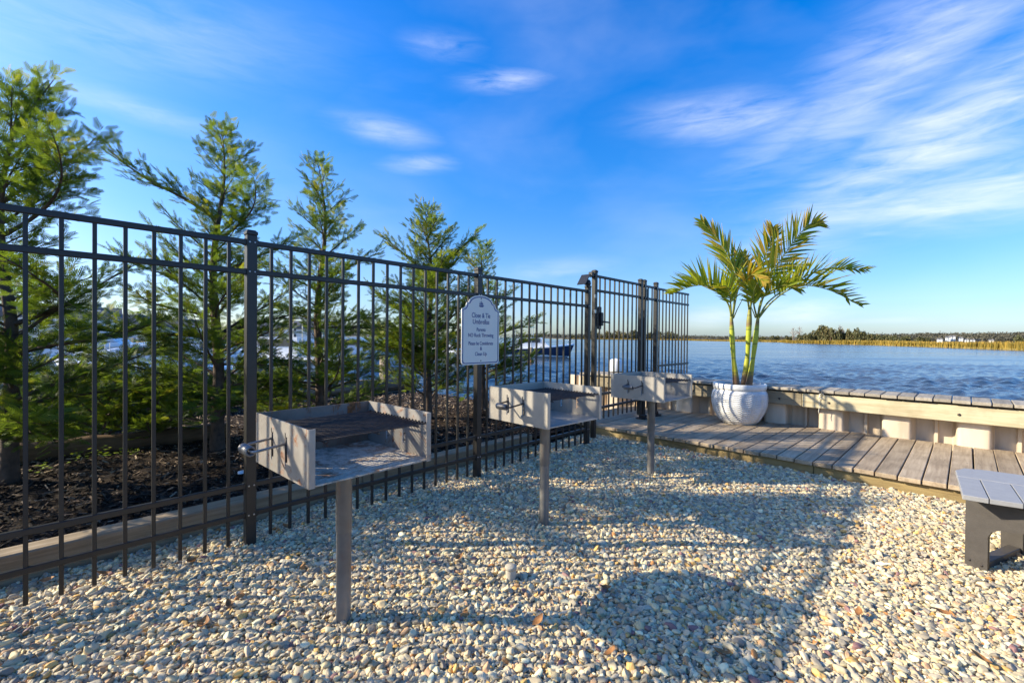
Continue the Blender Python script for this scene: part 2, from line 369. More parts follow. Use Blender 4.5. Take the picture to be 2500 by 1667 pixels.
def gravel_points():
    pts = []
    def ok(x, y):
        rel = Vector((x, y, 0)) - FP; o_ = -rel.dot(FN); t_ = rel.dot(FD); n_ = (x + y) * q
        return (o_ < .365) & (n_ < 4.955)
    for lay, (sp, smin, smax, z0) in enumerate([(.0120, .0055, .0098, -.009), (.0152, .0065, .0128, .000), (.041, .0100, .0180, .006)]):
        xs = np.arange(-3.8, 6.2, sp); ys = np.arange(.9, 6.3, sp)
        X, Y = np.meshgrid(xs, ys); X = X.ravel() + rng.uniform(-.48, .48, X.size) * sp; Y = Y.ravel() + rng.uniform(-.48, .48, Y.size) * sp
        relx, rely = X - FP.x, Y - FP.y
        o_ = -(relx * FN.x + rely * FN.y); n_ = (X + Y) * q
        keep = (o_ < .36) & (n_ < 4.95) & (np.abs(X) < 1.25 * Y + 1.3)
        if lay == 0: keep &= (Y < 3.6)
        X, Y = X[keep], Y[keep]
        mound = .008 * np.sin(X * 3.1 + 1.3 * np.sin(Y * 2.2)) * np.cos(Y * 2.7 + .6) + .006 * np.sin(X * 7 + Y * 5)
        size = rng.uniform(smin, smax, X.size) * np.where(rng.random(X.size) < .06, 1.3, 1.0)
        pts.append(np.stack([X, Y, mound + z0 + rng.uniform(-.004, .006, X.size), size], 1))
    return np.concatenate(pts)
gp = gravel_points(); N = len(gp)
pal = np.array([(.50, .46, .39), (.60, .52, .38), (.34, .33, .32), (.44, .43, .41), (.66, .62, .55), (.25, .25, .26), (.54, .38, .17), (.42, .30, .22), (.58, .53, .45), (.40, .38, .32)])
pw = np.array([.17, .14, .13, .13, .10, .09, .05, .05, .08, .06]); pw /= pw.sum()
pc = np.clip(pal * np.array([1.40, 1.21, .87]), 0, .82)[rng.choice(len(pal), N, p=pw)] * rng.uniform(.68, 1.16, (N, 1)) * rng.uniform(.985, 1.015, (N, 3))
rare = rng.random(N); pc[rare < .012] = (.30, .16, .14); pc[(rare > .012) & (rare < .022)] = (.48, .22, .07)
me = bpy.data.meshes.new('gravel'); me.vertices.add(N); me.vertices.foreach_set('co', gp[:, :3].astype(np.float32).ravel())
def vattr(me, name, typ, arr, key):
    at = me.attributes.new(name, typ, 'POINT'); at.data.foreach_set(key, np.ascontiguousarray(arr, np.float32).ravel())
rot = np.stack([rng.normal(0, .38, N), rng.normal(0, .38, N), rng.uniform(0, 6.283, N)], 1)
scl = np.stack([gp[:, 3] * rng.uniform(1.0, 1.55, N), gp[:, 3] * rng.uniform(.75, 1.0, N), gp[:, 3] * rng.uniform(.42, .75, N)], 1)
vattr(me, 'rot', 'FLOAT_VECTOR', rot, 'vector'); vattr(me, 'scl', 'FLOAT_VECTOR', scl, 'vector'); vattr(me, 'col', 'FLOAT_VECTOR', pc, 'vector')
gravel = link('gravel', me, PEB); tag(gravel, 'loose rounded river pebbles in beige, grey and ochre covering the patio', 'gravel', kind='stuff')
ng = bpy.data.node_groups.new('pebbles', 'GeometryNodeTree'); ng.is_modifier = True
ng.interface.new_socket('Geometry', in_out='INPUT', socket_type='NodeSocketGeometry'); ng.interface.new_socket('Geometry', in_out='OUTPUT', socket_type='NodeSocketGeometry')
gi = ng.nodes.new('NodeGroupInput'); go = ng.nodes.new('NodeGroupOutput'); L = ng.links.new
iop = ng.nodes.new('GeometryNodeInstanceOnPoints'); g2i = ng.nodes.new('GeometryNodeGeometryToInstance')
for i in range(9):
    ic = ng.nodes.new('GeometryNodeMeshIcoSphere'); ic.inputs['Subdivisions'].default_value = 3; ic.inputs['Radius'].default_value = 1.0
    nz = ng.nodes.new('ShaderNodeTexNoise'); nz.noise_dimensions = '4D'; nz.inputs['W'].default_value = i * 7.3; nz.inputs['Scale'].default_value = .75; nz.inputs['Detail'].default_value = 1.2
    vm = ng.nodes.new('ShaderNodeVectorMath'); vm.operation = 'SUBTRACT'; vm.inputs[1].default_value = (.5, .5, .5); L(nz.outputs['Color'], vm.inputs[0])
    v2 = ng.nodes.new('ShaderNodeVectorMath'); v2.operation = 'SCALE'; v2.inputs['Scale'].default_value = 1.55; L(vm.outputs[0], v2.inputs[0])
    sp = ng.nodes.new('GeometryNodeSetPosition'); L(ic.outputs[0], sp.inputs['Geometry']); L(v2.outputs[0], sp.inputs['Offset'])
    ss = ng.nodes.new('GeometryNodeSetShadeSmooth'); L(sp.outputs[0], ss.inputs[0])
    sm = ng.nodes.new('GeometryNodeSetMaterial'); sm.inputs['Material'].default_value = PEB; L(ss.outputs[0], sm.inputs[0])
    L(sm.outputs[0], g2i.inputs[0])
na = {}
for nm in ('rot', 'scl'):
    na[nm] = ng.nodes.new('GeometryNodeInputNamedAttribute'); na[nm].data_type = 'FLOAT_VECTOR'; na[nm].inputs['Name'].default_value = nm
ri = ng.nodes.new('FunctionNodeRandomValue'); ri.data_type = 'INT'; ri.inputs[4].default_value = 0; ri.inputs[5].default_value = 8
L(gi.outputs[0], iop.inputs['Points']); L(g2i.outputs[0], iop.inputs['Instance']); iop.inputs['Pick Instance'].default_value = True
L(ri.outputs[2], iop.inputs['Instance Index'])
e2r = ng.nodes.new('FunctionNodeEulerToRotation'); L(na['rot'].outputs[0], e2r.inputs[0]); L(e2r.outputs[0], iop.inputs['Rotation'])
L(na['scl'].outputs[0], iop.inputs['Scale']); L(iop.outputs[0], go.inputs[0])
md = gravel.modifiers.new('pebbles', 'NODES'); md.node_group = ng

# planting bed behind the fence
def mulch_z(t, o): return .085 + .05 * min(1, max(0, (o - .6) / 1.6)) + .02 * math.sin(t * 2.3 + o) * math.cos(o * 1.9)
v, f = [], []; nt, no = 60, 36
for i in range(nt + 1):
    for j in range(no + 1):
        t = -9 + 13.75 * i / nt; o_ = .41 + 4.9 * j / no
        p = fp(t, o_, mulch_z(t, o_) - (.9 if t > 4.6 else 0)); v.append(p)
for i in range(nt):
    for j in range(no): a = i * (no + 1) + j; f.append((a, a + no + 1, a + no + 2, a + 1))
bedm = link('planting_bed', mesh_pd('planting_bed', v, f, True), MULCH); tag(bedm, kind='structure')
base = MB().prism([(p.x, p.y) for p in (fp(-9, .41), fp(4.7, .41), fp(4.7, 5.25), fp(-9, 5.25))], -2.0, .02).build('bank', MULCH); tag(base, kind='structure')
# bark chips and litter
n = 42000
t_ = rng.uniform(-3.2, 4.6, n); o_ = .52 + 4.5 * rng.random(n) ** 1.5
zc = np.array([mulch_z(a, b) for a, b in zip(t_, o_)]) + rng.uniform(.0, .016, n)
P = np.array(FP)[None] + np.outer(t_, np.array(FD)) - np.outer(o_, np.array(FN)); P[:, 2] = zc
a = rng.uniform(0, 6.283, n); dirv = np.stack([np.cos(a), np.sin(a), rng.normal(0, .28, n)], 1)
sid = np.stack([-np.sin(a), np.cos(a), rng.normal(0, .5, n)], 1)
ln = rng.uniform(.012, .05, n)[:, None]; wd = rng.uniform(.0018, .006, n)[:, None]
V = np.stack([P - dirv * ln - sid * wd, P + dirv * ln - sid * wd, P + dirv * ln + sid * wd, P - dirv * ln + sid * wd], 1).reshape(-1, 3)
Fq = np.arange(4 * n).reshape(-1, 4); me = np_mesh('bark_mulch', V, Fq)
far_ = np.clip((o_ - 1.7) / 1.2, 0, 1)  # litter lighter towards the back: sun reaching it put into the tint
vattr(me, 'tint', 'FLOAT', np.repeat(np.clip(rng.random(n) ** 2.2 + far_ * .75 * rng.random(n), 0, 1), 4), 'value')
tag(link('bark_mulch', me, CHIP), 'dark shredded bark mulch under the cypress trees behind the fence', 'mulch', kind='stuff')

# timber edging along the bed
te = thing('timber_edging', 'long weathered square timber edging laid along the foot of the fence', 'timber', fp(0, .44), FA)
for x0, x1 in ((-9.0, -4.72), (-4.715, -2.30), (-2.295, .935), (.94, 3.05)):
    MB().box(x0, x1, -.07, .07, -.05, .148 + random.uniform(-.006, .004), .008).build('beam', TIMB, te)

# ------------------------------------------------------------------ boardwalk and sea wall
bw = tag(thing('boardwalk', None, None, wp(0, 0), WROT), kind='structure')
me_b = MB().box(-.0705, .0705, 0, 1.97, -.038, 0, .004).mesh('deck_board')
me_b.materials.append(DECKW)
me_ds = MB().lathe([(0, .0012), (.0042, .0008), (.005, 0)], 8).mesh('screw'); me_ds.materials.append(BLACK)
s = -3.92; i = 0
while s < 2.4:
    o = link('deck_board', me_b, None, bw, (s, 4.94 + random.uniform(-.012, .010), DECKZ + random.uniform(-.002, .003)), (0, random.uniform(-.004, .004), random.uniform(-.002, .002)))
    for sx, sy in ((-.035, .045), (.035, .045), (-.035, 1.0), (.035, 1.0)): link('screw', me_ds, None, o, (sx, sy, .0002))
    s += .1500; i += 1
for x0, x1, mt in ((-3.98, -1.0, FASW), (-.995, 2.4, FASW)):
    MB().box(x0, x1, 4.985, 5.025, -.16, DECKZ - .042, .004).build('fascia_board', mt, bw)
for n_ in (5.5, 6.1, 6.7):
    MB().box(-3.95, 2.4, n_, n_ + .04, -.2, DECKZ - .042).build('joist', FASW, bw)
MB().box(-3.985, -3.945, 5.03, 6.85, -.2, DECKZ - .042, .003).build('end_board', FASW, bw)
tag(MB().prism([(wp(a, b).x, wp(a, b).y) for a, b in ((-3.93, 5.04), (3, 5.04), (3, 7.1), (-3.93, 7.1))], -1.8, -.18).build('wall_backfill', GBED), kind='structure')

sw = thing('sea_wall', 'beige ribbed vinyl sheet pile sea wall with wooden rail and plank cap', 'sea wall', wp(0, 0), WROT)
PER = .630
def sheet_profile():
    # front surface (s, n): deep pan, small joint ridge, pan, then the proud rib with rounded shoulders
    d, r = 7.06, 6.855
    pts = [(0, d)]
    pts += [(.150, d), (.158, d - .05), (.185, d - .05), (.193, d), (.30, d)]
    pts += [(.325, d - .035), (.338, r + .03), (.352, r + .006), (.372, r), (.572, r), (.590, r + .006), (.602, r + .03), (.612, d - .03), (.63, d)]
    return pts
pr = sheet_profile(); np_ = len(pr)
vv = [(x, y, -1.7) for x, y in pr] + [(x, y, .545) for x, y in pr] + [(x, y + .012, .545) for x, y in pr] + [(x, y + .012, -1.7) for x, y in pr]
ff = [(i, i + 1, np_ + i + 1, np_ + i) for i in range(np_ - 1)] + [(np_ + i, np_ + i + 1, 2 * np_ + i + 1, 2 * np_ + i) for i in range(np_ - 1)] + [(2 * np_ + i, 2 * np_ + i + 1, 3 * np_ + i + 1, 3 * np_ + i) for i in range(np_ - 1)]
me_s = mesh_pd('sheet_pile', vv, ff); me_s.materials.append(VINYL)
s = -1.092 + .02 - .60 - PER * 6
while s < 2.4:
    o = link('sheet_pile', me_s, None, sw, (s, 0, 0)); s += PER + .0008
auto_smooth(o, 50)
rail1 = MB().box(-4.95, -1.492, 6.765, 6.835, .40, .572, .006).build('rail', OLDW, sw)
rail2 = MB().box(-1.488, 2.4, 6.755, 6.835, .395, .570, .006).build('rail', NEWW, sw); rail2['label'] = 'newer yellowish pine rail'
MB().box(-4.95, 2.4, 7.12, 7.18, .40, .572).build('rail', OLDW, sw)
me_c = MB().box(-.069, .069, 0, .53, 0, .036, .004).mesh('cap_board'); me_c.materials.append(CAPW)
s = -4.9
while s < 2.4:
    link('cap_board', me_c, None, sw, (s, 6.715 + random.uniform(-.008, .008), .592 + random.uniform(0, .004)), (0, random.uniform(-.008, .008), random.uniform(-.006, .006))); s += .1475
me_bolt = MB().lathe([(0, .012), (.008, .010), (.014, .004), (.015, 0)], 10).mesh('bolt', True); me_bolt.materials.append(STEEL)
for x in (-1.20, -.05, .55, 1.6): link('bolt', me_bolt, None, sw, (x, 6.7545, .475), (R(90), 0, 0))
for x in (-4.4, -2.9, -1.75): link('bolt', me_bolt, None, sw, (x, 6.7645, .475), (R(90), 0, 0))
# cord tied to the rail
cordm = simple('cotton_cord', (.55, .52, .42), (.75, .72, .62), 40, .9, 0, .3)
tg = thing('tied_cord', 'short pale cord looped and knotted on the sea wall rail', 'cord', wp(-1.30, 6.745, .56), WROT)
MB().tube([(0, 0, .03), (.005, -.008, 0), (0, -.006, -.06), (.004, -.006, -.14), (-.004, -.004, -.20), (.002, -.004, -.235)], .0042, 6).build('hanging_end', cordm, tg, True)
MB().tube([(.0 + .035 * math.sin(a) * (1 if a < 3.14 else .6) + .03, -.010, -.005 + .033 * math.cos(a)) for a in np.linspace(2.4, 8.0, 14)], .0042, 6).build('loop', cordm, tg, True)
MB().lathe([(0, -.011), (.008, -.008), (.011, 0), (.008, .008), (0, .011)], 8).build('knot', cordm, tg, True, (.004, -.009, -.02))
# mooring pile at the wall's far end
pl = thing('mooring_pile', 'round timber pile with a white cone cap at the end of the sea wall', 'pile', wp(-4.66, 7.42, -1.8))
MB().tube([(0, 0, 0), (0, 0, 2.5)], [.13, .12], 16).build('shaft', LOGW, pl, True)
MB().lathe([(.135, 2.44), (.14, 2.62), (.08, 2.66), (0, 2.68)], 18).build('cap', WHITE, pl, True)

# ------------------------------------------------------------------ fence and gate
PK = .0085; SPC = .1144
def picket_mesh(z0, z1, nm='picket'):
    m_ = MB().box(-PK, PK, -PK, PK, z0, z1, .0015).mesh(nm); m_.materials.append(FENCE); return m_
def post_mesh(z0, z1, w_=.0275):
    m_ = MB().box(-w_, w_, -w_, w_, z0, z1, .003).mesh('post'); m_.materials.append(FENCE); return m_
me_cap = MB().box(-.031, .031, -.031, .031, 0, .022, .004).box(-.024, .024, -.024, .024, .022, .03, .006).mesh('post_cap'); me_cap.materials.append(FENCE)
me_scr = MB().lathe([(0, .003), (.004, .0025), (.0055, 0)], 8).mesh('screw'); me_scr.materials.append(CHROME)
def rail(root, t0, t1, z, h=.030, w_=.0135):
    return MB().box(t0, t1, -w_, w_, z - h, z, .003).build('rail', FENCE, root)
me_br = MB().box(-.040, .040, -.0165, .0165, -.034, .003, .003).mesh('rail_bracket'); me_br.materials.append(BLACK)
def post(root, t, z0, z1, screws=()):
    p = link('post', post_mesh(z0, z1), None, root, (t, 0, 0)); link('post_cap', me_cap, None, p, (0, 0, z1))
    for z in screws:
        link('rail_bracket', me_br, None, p, (0, 0, z + .015))
        for dx in (-.014, .014): link('screw', me_scr, None, p, (dx, -.0276, z), (R(90), 0, 0))
    return p
mf = thing('fence', 'black aluminium picket fence running along the planting bed', 'fence', fp(0), FA)
MAIN_Z = (1.814, 1.640, .375, .2015)
pts = [-5.49, -3.66, -1.83, 0.0, 1.842, 3.592]
for t in pts: post(mf, t, -.25, 1.842, [z - .015 for z in MAIN_Z])
pm = picket_mesh(.03, 1.79)
for a, b in zip(pts[:-1], pts[1:]):
    for z in MAIN_Z: rail(mf, a + .0285, b - .0285, z)
    nsp = round((b - a) / SPC); d = (b - a) / nsp
    for i in range(1, nsp): link('picket', pm, None, mf, (a + d * i, 0, 0))
gt = thing('gate', 'black picket gate with lever latch opening onto the boardwalk', 'gate', fp(3.70), FA)
gz = (2.010, 1.838, .585, .420)
def stile(root, t, z0, z1):
    p = link('stile', post_mesh(z0, z1, .026), None, root, (t, 0, 0)); link('stile_cap', me_cap, None, p, (0, 0, z1)); return p
stile(gt, .035, .06, 2.035); stile(gt, 1.195, .20, 2.045)
for z in gz: rail(gt, .062, 1.168, z)
pmg = picket_mesh(.264, 1.985)
for i in range(1, 10): link('picket', pmg, None, gt, (.035 + 1.16 / 10 * i, 0, 0))
# latch
lt = MB().box(.065, .135, -.040, -.018, 1.36, 1.63, .006).build('latch_plate', STEEL, gt)
MB().box(.075, .125, -.075, -.0405, 1.40, 1.56, .008).build('latch_body', BLACK, lt)
MB().tube([(.10, -.06, 1.45), (.10, -.085, 1.448), (.20, -.09, 1.444), (.235, -.09, 1.44)], .010, 8).build('lever', BLACK, lt, True)
for z in (1.545, 1.725):
    MB().box(-.02, .012, -.042, -.027, z, z + .045, .004).build('hinge_clip', CHROME, gt)
wg = thing('fence', 'short black picket fence wing between the gate hinge and the river, reaching over the water', 'fence', fp(4.97), FA)
post(wg, .03, DECKZ, 2.045, (1.99, 1.82)); post(wg, .40, DECKZ, 2.045, (1.99, 1.82, .85))
for x in (.03, .40): MB().box(x - .075, x + .075, -.075, .075, DECKZ + .004, DECKZ + .02, .004).box(x - .042, x + .042, -.042, .042, DECKZ + .02, DECKZ + .06, .006).build('base_flange', BLACK, wg)
for z in (2.004, 1.832, .585, .420): rail(wg, .06, .37, z)
pms = picket_mesh(.264, 1.98)
for x in (.03 + .123, .03 + .247): link('picket', pms, None, wg, (x, 0, 0))
for z in (2.000, 1.828, .868): rail(wg, .43, 1.60, z)
pmw = picket_mesh(.69, 1.975)
for i in range(1, 11): link('picket', pmw, None, wg, (.40 + i * .1172, 0, 0))
for x in (.075,):
    MB().box(x - .022, x - .002, -.045, -.0285, 1.78, 1.95, .004).build('hinge', BLACK, wg)
# solar lamp
sl = thing('solar_lamp', 'small black solar lamp with tilted panel strapped to the gate post', 'lamp', fp(3.60, .01, 1.876), FA)
MB().lathe([(.0, 0), (.036, 0), (.040, .012), (.034, .045), (.02, .06), (0, .062)], 16).build('lamp_head', BLACK, sl, True)
MB().tube([(0, 0, .06), (-.005, 0, .10), (.06, 0, .125)], .008, 8).build('arm', CHROME, sl, True)
Mx = Matrix.Translation((-.085, 0, .055)) @ Matrix.Rotation(R(-52), 4, 'Y')
MB().box(-.078, .078, -.06, .06, -.005, .005, .002, Mx).build('solar_panel', BLACK, sl)
MB().box(.055, .10, -.03, .03, .10, .16, .006).build('bracket', BLACK, sl)

# ------------------------------------------------------------------ sign
m, k, b, o = new_mat('sign_face', .4, 0, .4); v = coords(k, vary=False)
wv = k.n('ShaderNodeTexWave'); wv.inputs['Scale'].default_value = 24; k.l(v, wv.inputs['Vector']); wv.inputs['Distortion'].default_value = .2
k.l(k.ramp(wv.outputs['Fac'], [(.1, (.66, .62, .54)), (.5, (.76, .72, .64))]), b.inputs['Base Color']); SIGNF = m
SIGNW, SIGNH = .455, .61
def sign_outline(inset=0.0):
    hw = SIGNW / 2 - inset; b0 = -SIGNH / 2 + inset; pts_ = []
    r_ = .03 - inset * .4
    for a in np.linspace(math.pi, 1.5 * math.pi, 6): pts_.append((-hw + r_ + r_ * math.cos(a), b0 + r_ + r_ * math.sin(a)))
    for a in np.linspace(1.5 * math.pi, 2 * math.pi, 6): pts_.append((hw - r_ + r_ * math.cos(a), b0 + r_ + r_ * math.sin(a)))
    sh = .175 - inset * .6
    right = [(hw, sh)]
    for a in np.linspace(-.5 * math.pi, -math.pi, 6)[0:]:      # concave notch
        right.append((hw + .0 + .055 * math.cos(a) - 0.0, sh + .060 + .055 * math.sin(a)))
    right[1] = (hw - .004, sh + .006)
    right.append((hw - .075, sh + .062))
    for a in np.linspace(.12, math.pi / 2, 9): right.append(((hw - .083) * math.cos(a), sh + .066 + (SIGNH / 2 - inset - sh - .066) * math.sin(a)))
    pts_ += right + [(-x, y) for x, y in reversed(right[:-1])]
    return pts_
sg = thing('sign', 'white notice sign with blue border reading Close & Tie Umbrellas on the fence', 'sign', fp(1.842, -.037, 1.315), 0)
sg.rotation_euler = (R(90), 0, FA)
o = link('board', plate('board', sign_outline(), [], .005), SIGNF, sg)
link('border', plate('border', sign_outline(.011), [list(reversed(sign_outline(.019)))], .0012), NAVY, sg, (0, 0, .0032))
for y, sz, txt, xs in ((.108, .060, 'Close & Tie', .78), (.052, .060, 'Umbrellas', .82), (-.012, .045, 'Parents', .80), (-.062, .047, 'NO Rock Throwing', .80), (-.133, .045, 'Please be Considerate', .74), (-.178, .045, '&', .85), (-.226, .045, 'Clean Up', .84)):
    link('lettering', text_mesh(txt, sz, xs), NAVY, sg, (0, y, .0034))
# little sailing ship emblem
eb = MB()
eb.prism([(-.030, 0), (-.018, -.012), (.020, -.012), (.034, .004)], 0, .0012)
for poly in ([(-.024, .006), (-.010, .006), (-.012, .024), (-.02, .022)], [(-.020, .025), (-.011, .027), (-.012, .036), (-.017, .034)], [(-.007, .006), (.006, .006), (.004, .030), (-.004, .030)], [(-.003, .032), (.003, .032), (.002, .044), (-.002, .044)], [(.009, .006), (.026, .008), (.010, .034)]): eb.prism(poly, 0, .0012)
eb.build('ship_emblem', NAVY, sg, False, (0, .214, .003))
for y in (.277, -.272): link('bolt', MB().lathe([(0, .003), (.005, .002), (.006, 0)], 8).mesh('bolt'), BLACK, sg, (0, y, .0026))

# ------------------------------------------------------------------ park grills
GW, GD, GH = .537, .525, .214
def slot(x, z0):
    """upright slot with four stepped notches (x, z)"""
    w_ = .0045; p = [(x + w_, z0), (x + w_, z0 + .128), (x - w_, z0 + .128)]
    for i in range(4):
        zt = z0 + .112 - i * .031
        p += [(x - w_, zt), (x - .014, zt), (x - .014, zt + .006), (x - .0175, zt + .006), (x - .0175, zt - .007), (x - w_, zt - .007)]
    p += [(x - w_, z0)]; return list(reversed(p))
def make_grill(mat, label, cx, cy, ang, zb, floor_mat, back_mat, spring_rot):
    g = thing('park_grill', label, 'grill', (cx, cy, 0), ang, 'park grills along the fence')
    # local x along the fence, -y the open front
    def bend(nm, x, sgn):
        outer = [(-GD / 2, 0), (GD / 2, 0), (GD / 2, GH), (-GD / 2, GH)]
        o_ = link(nm, plate(nm, outer, [slot(.085, .045), slot(-.055, .045)] , .0045), mat, g, (x, 0, zb), (R(90), 0, R(90)))
        # folded front lip
        MB().box(-.0225 if sgn > 0 else 0, 0 if sgn > 0 else .0225, -GD / 2 - .003, -GD / 2 + .0015, .0, GH).build('front_lip', mat, g, False, (x + sgn * .001, 0, zb)); return o_
    bend('side_panel', -GW / 2, -1); bend('side_panel', GW / 2, 1)
    MB().box(-GW / 2 + .003, GW / 2 - .003, GD / 2 - .0045, GD / 2, .005, GH - .001).build('back_panel', back_mat, g, False, (0, 0, zb))
    MB().box(-GW / 2 + .003, GW / 2 - .003, -GD / 2 + .002, GD / 2 - .005, .003, .009).build('floor_plate', floor_mat, g, False, (0, 0, zb))
    pst = MB().tube([(0, 0, -.3), (0, 0, zb * .56)], .0315, 20).build('post', PIPE, g, True); auto_smooth(pst)
    slv = MB().tube([(0, 0, zb * .56), (0, 0, zb * .56 + .004), (0, 0, zb + .001)], [.0325, .034, .034], 20).build('sleeve', PIPE, g, True); auto_smooth(slv)
    fl = MB().lathe([(.034, -.055), (.040, -.05), (.044, 0)], 20).build('collar', PIPE, g, True, (0, 0, zb + .002))
    # grate
    zt = zb + .165
    gr = MB()
    for y in (-.17, .0, .17): gr.tube([(-GW / 2 + .012, y, zt - .009), (GW / 2 - .012, y, zt - .009)], .005, 6) if False else None
    for x in (-.20, .02, .215): gr.tube([(x, -GD / 2 + .015, zt - .009), (x, GD / 2 - .03, zt - .009)], .0045, 6)
    grate = gr.build('grate', STEEL, g, True)
    bm_ = MB().tube([(-GW / 2 + .008, 0, 0), (GW / 2 - .022, 0, 0), (GW / 2 - .010, .003, .005), (GW / 2 - .006, .003, -.004)], .0031, 6).mesh('bar', True); bm_.materials.append(STEEL)
    nb = 20
    for i in range(nb): link('bar', bm_, None, grate, (0, -GD / 2 + .018 + i * (GD - .055) / (nb - 1), zt))
    # handle: rod out through the two slots, spring grip on its end
    x0 = -GW / 2; y1, y2, zz = .085 - .010, -.055 - .010, zb + .135
    hd = MB().tube([(x0 + .05, y1, zz + .004), (x0 - .085, y1, zz - .012), (x0 - .112, y1 - .006, zz - .017), (x0 - .118, y1 - .025, zz - .018), (x0 - .118, y2 + .025, zz - .018), (x0 - .112, y2 + .006, zz - .017), (x0 - .085, y2, zz - .012), (x0 + .05, y2, zz + .004)], .0052, 8).build('handle', SPRING if mat is GR1 else STEEL, g, True)
    turns = 8
    MB().tube([(x0 - .118 + .0155 * math.cos(a), y1 - .025 - (y1 - y2 - .05) * i / 90, zz - .018 + .0155 * math.sin(a)) for i, a in enumerate(np.linspace(0, turns * 6.283, 91))], .0040, 6).build('spring_grip', SPRING, hd, True)
    for y in (y1, y2): MB().tube([(x0 - .004, y, zz + .022), (x0 - .006, y - .004, zz - .02), (x0 - .004, y - .004, zz - .075)], .003, 6).build('hook', STEEL, hd, True)
    return g
make_grill(GR1, 'rust streaked grey park grill with ash and burnt soot on its floor', -.734, 1.999, .828, .700, ASH, GRI, 0)
make_grill(GR2, 'clean grey park grill standing between the other two grills', .226, 3.054, .7634, .709, GR2, GR2, 0)
make_grill(GR2, 'clean grey park grill standing next to the boardwalk', 1.302, 4.232, .7652, .707, GR2, GR2, 0)

# ------------------------------------------------------------------ pot and palm
PC = Vector((3.07, 6.13, DECKZ + .004))
pot = thing('planter_pot', 'white glazed round pot with wavy relief standing on the boardwalk', 'pot', PC)
nth, nz = 224, 120; V = np.zeros((nz, nth, 3)); zs = np.linspace(0, .50, nz)
prof_z = np.array([0, .02, .08, .16, .25, .34, .42, .455, .46, .50]); prof_r = np.array([.205, .222, .262, .302, .328, .333, .322, .312, .312, .312])
rr = np.interp(zs, prof_z, prof_r); ker = np.ones(7) / 7; rr[4:-20] = np.convolve(rr, ker, 'same')[4:-20]
th = np.linspace(0, 2 * np.pi, nth, endpoint=False)
for i, z in enumerate(zs):
    wob = .85 * np.abs(np.sin(th * 8)) + .5 * (np.floor(th * 8 / np.pi) % 2)
    row = z / .027 + wob
    rel = .012 * np.sqrt(np.abs(np.sin(np.pi * row))) + .0012 * np.cos(th * 16)
    fade = np.clip((z - .012) / .03, 0, 1) * np.clip((.440 - z) / .03, 0, 1)
    r = rr[i] + rel * fade
    V[i, :, 0] = r * np.cos(th); V[i, :, 1] = r * np.sin(th); V[i, :, 2] = z
V[:, :, 2] -= .0
idx = np.arange(nz * nth).reshape(nz, nth); nx = np.roll(idx, -1, 1)
Fq = np.stack([idx[:-1], nx[:-1], nx[1:], idx[1:]], -1).reshape(-1, 4)
link('body', np_mesh('body', V[:-8].reshape(-1, 3), Fq[Fq.max(1) < (nz - 8) * nth], True), POTM, pot)
MB().lathe([(.306, .450), (.322, .456), (.327, .478), (.327, .520), (.321, .530), (.308, .532), (.298, .520), (.290, .40)], 64).build('rim', POTM, pot, True)
MB().lathe([(.296, .475), (.2, .488), (.1, .497), (0, .502)], 40).build('soil', SOIL, pot, True)
m, k, b, o = new_mat('palm_stem', .45, 0, .4); tcn = k.n('ShaderNodeTexCoord'); sp_ = k.n('ShaderNodeSeparateXYZ'); k.l(tcn.outputs['Object'], sp_.inputs[0])
nn = k.noise(tcn.outputs['Object'], 9, 5, .6); z_ = k.m('ADD', sp_.outputs[2], k.m('MULTIPLY', nn, .16))
rings = k.m('FRACT', k.m('MULTIPLY', sp_.outputs[2], 5.2)); ring = k.ramp(rings, [(0, 1), (.05, 1), (.08, 0), (.96, 0), (1, 1)])
c = k.ramp(z_, [(.04, (.10, .055, .03)), (.20, (.13, .075, .035)), (.30, (.36, .34, .02)), (.62, (.42, .44, .03)), (.85, (.38, .42, .03)), (.93, (.20, .12, .05)), (1.0, (.26, .25, .04))])
k.l(k.mix(k.m('MULTIPLY', ring, .6), c, (.07, .055, .02, 1)), b.inputs['Base Color']); STEM = m
palm = thing('palm_tree', 'young potted palm with three yellow green stems and arching fronds', 'palm', PC + Vector((0, 0, .48)))
CR = .2211
def pp(x, y, dy=0.0):          # crop pixel of the palm -> point near the palm's own depth
    return at_y(1640 + x * CR, 500 + y * CR, PC.y + dy) - palm.location
def stem(pts_, rad):
    P_ = [Vector(p) for p in pts_]
    # resample
    out = [];
    for i in range(len(P_) - 1):
        for j in range(6): out.append(P_[i].lerp(P_[i + 1], j / 6))
    out.append(P_[-1]); n_ = len(out)
    o_ = MB().tube(out, [rad * (1.55 - .75 * min(1, i / n_ * 3.0)) if i < n_ / 3 else rad * (.8 + .25 * math.sin(min(1, (i / n_ - .33) / .6) * 3.1)) * (1 - .35 * max(0, i / n_ - .7) / .3) for i in range(n_)], 14).build('stem', STEM, palm, True)
    return o_
def px4(x, y, dy): return at_y(1600 + x * .38265, 500 + y * .38265, PC.y + dy) - palm.location
stem([px4(520, 1170, -.06), px4(500, 990, -.06), px4(490, 850, -.05), px4(484, 700, -.05)], .031)
stem([px4(565, 1170, .08), px4(588, 960, .08), px4(598, 760, .08), px4(603, 655, .08)], .033)
stem([px4(592, 1175, -.02), px4(622, 990, -.02), px4(640, 850, -.02), px4(656, 708, -.02)], .031)
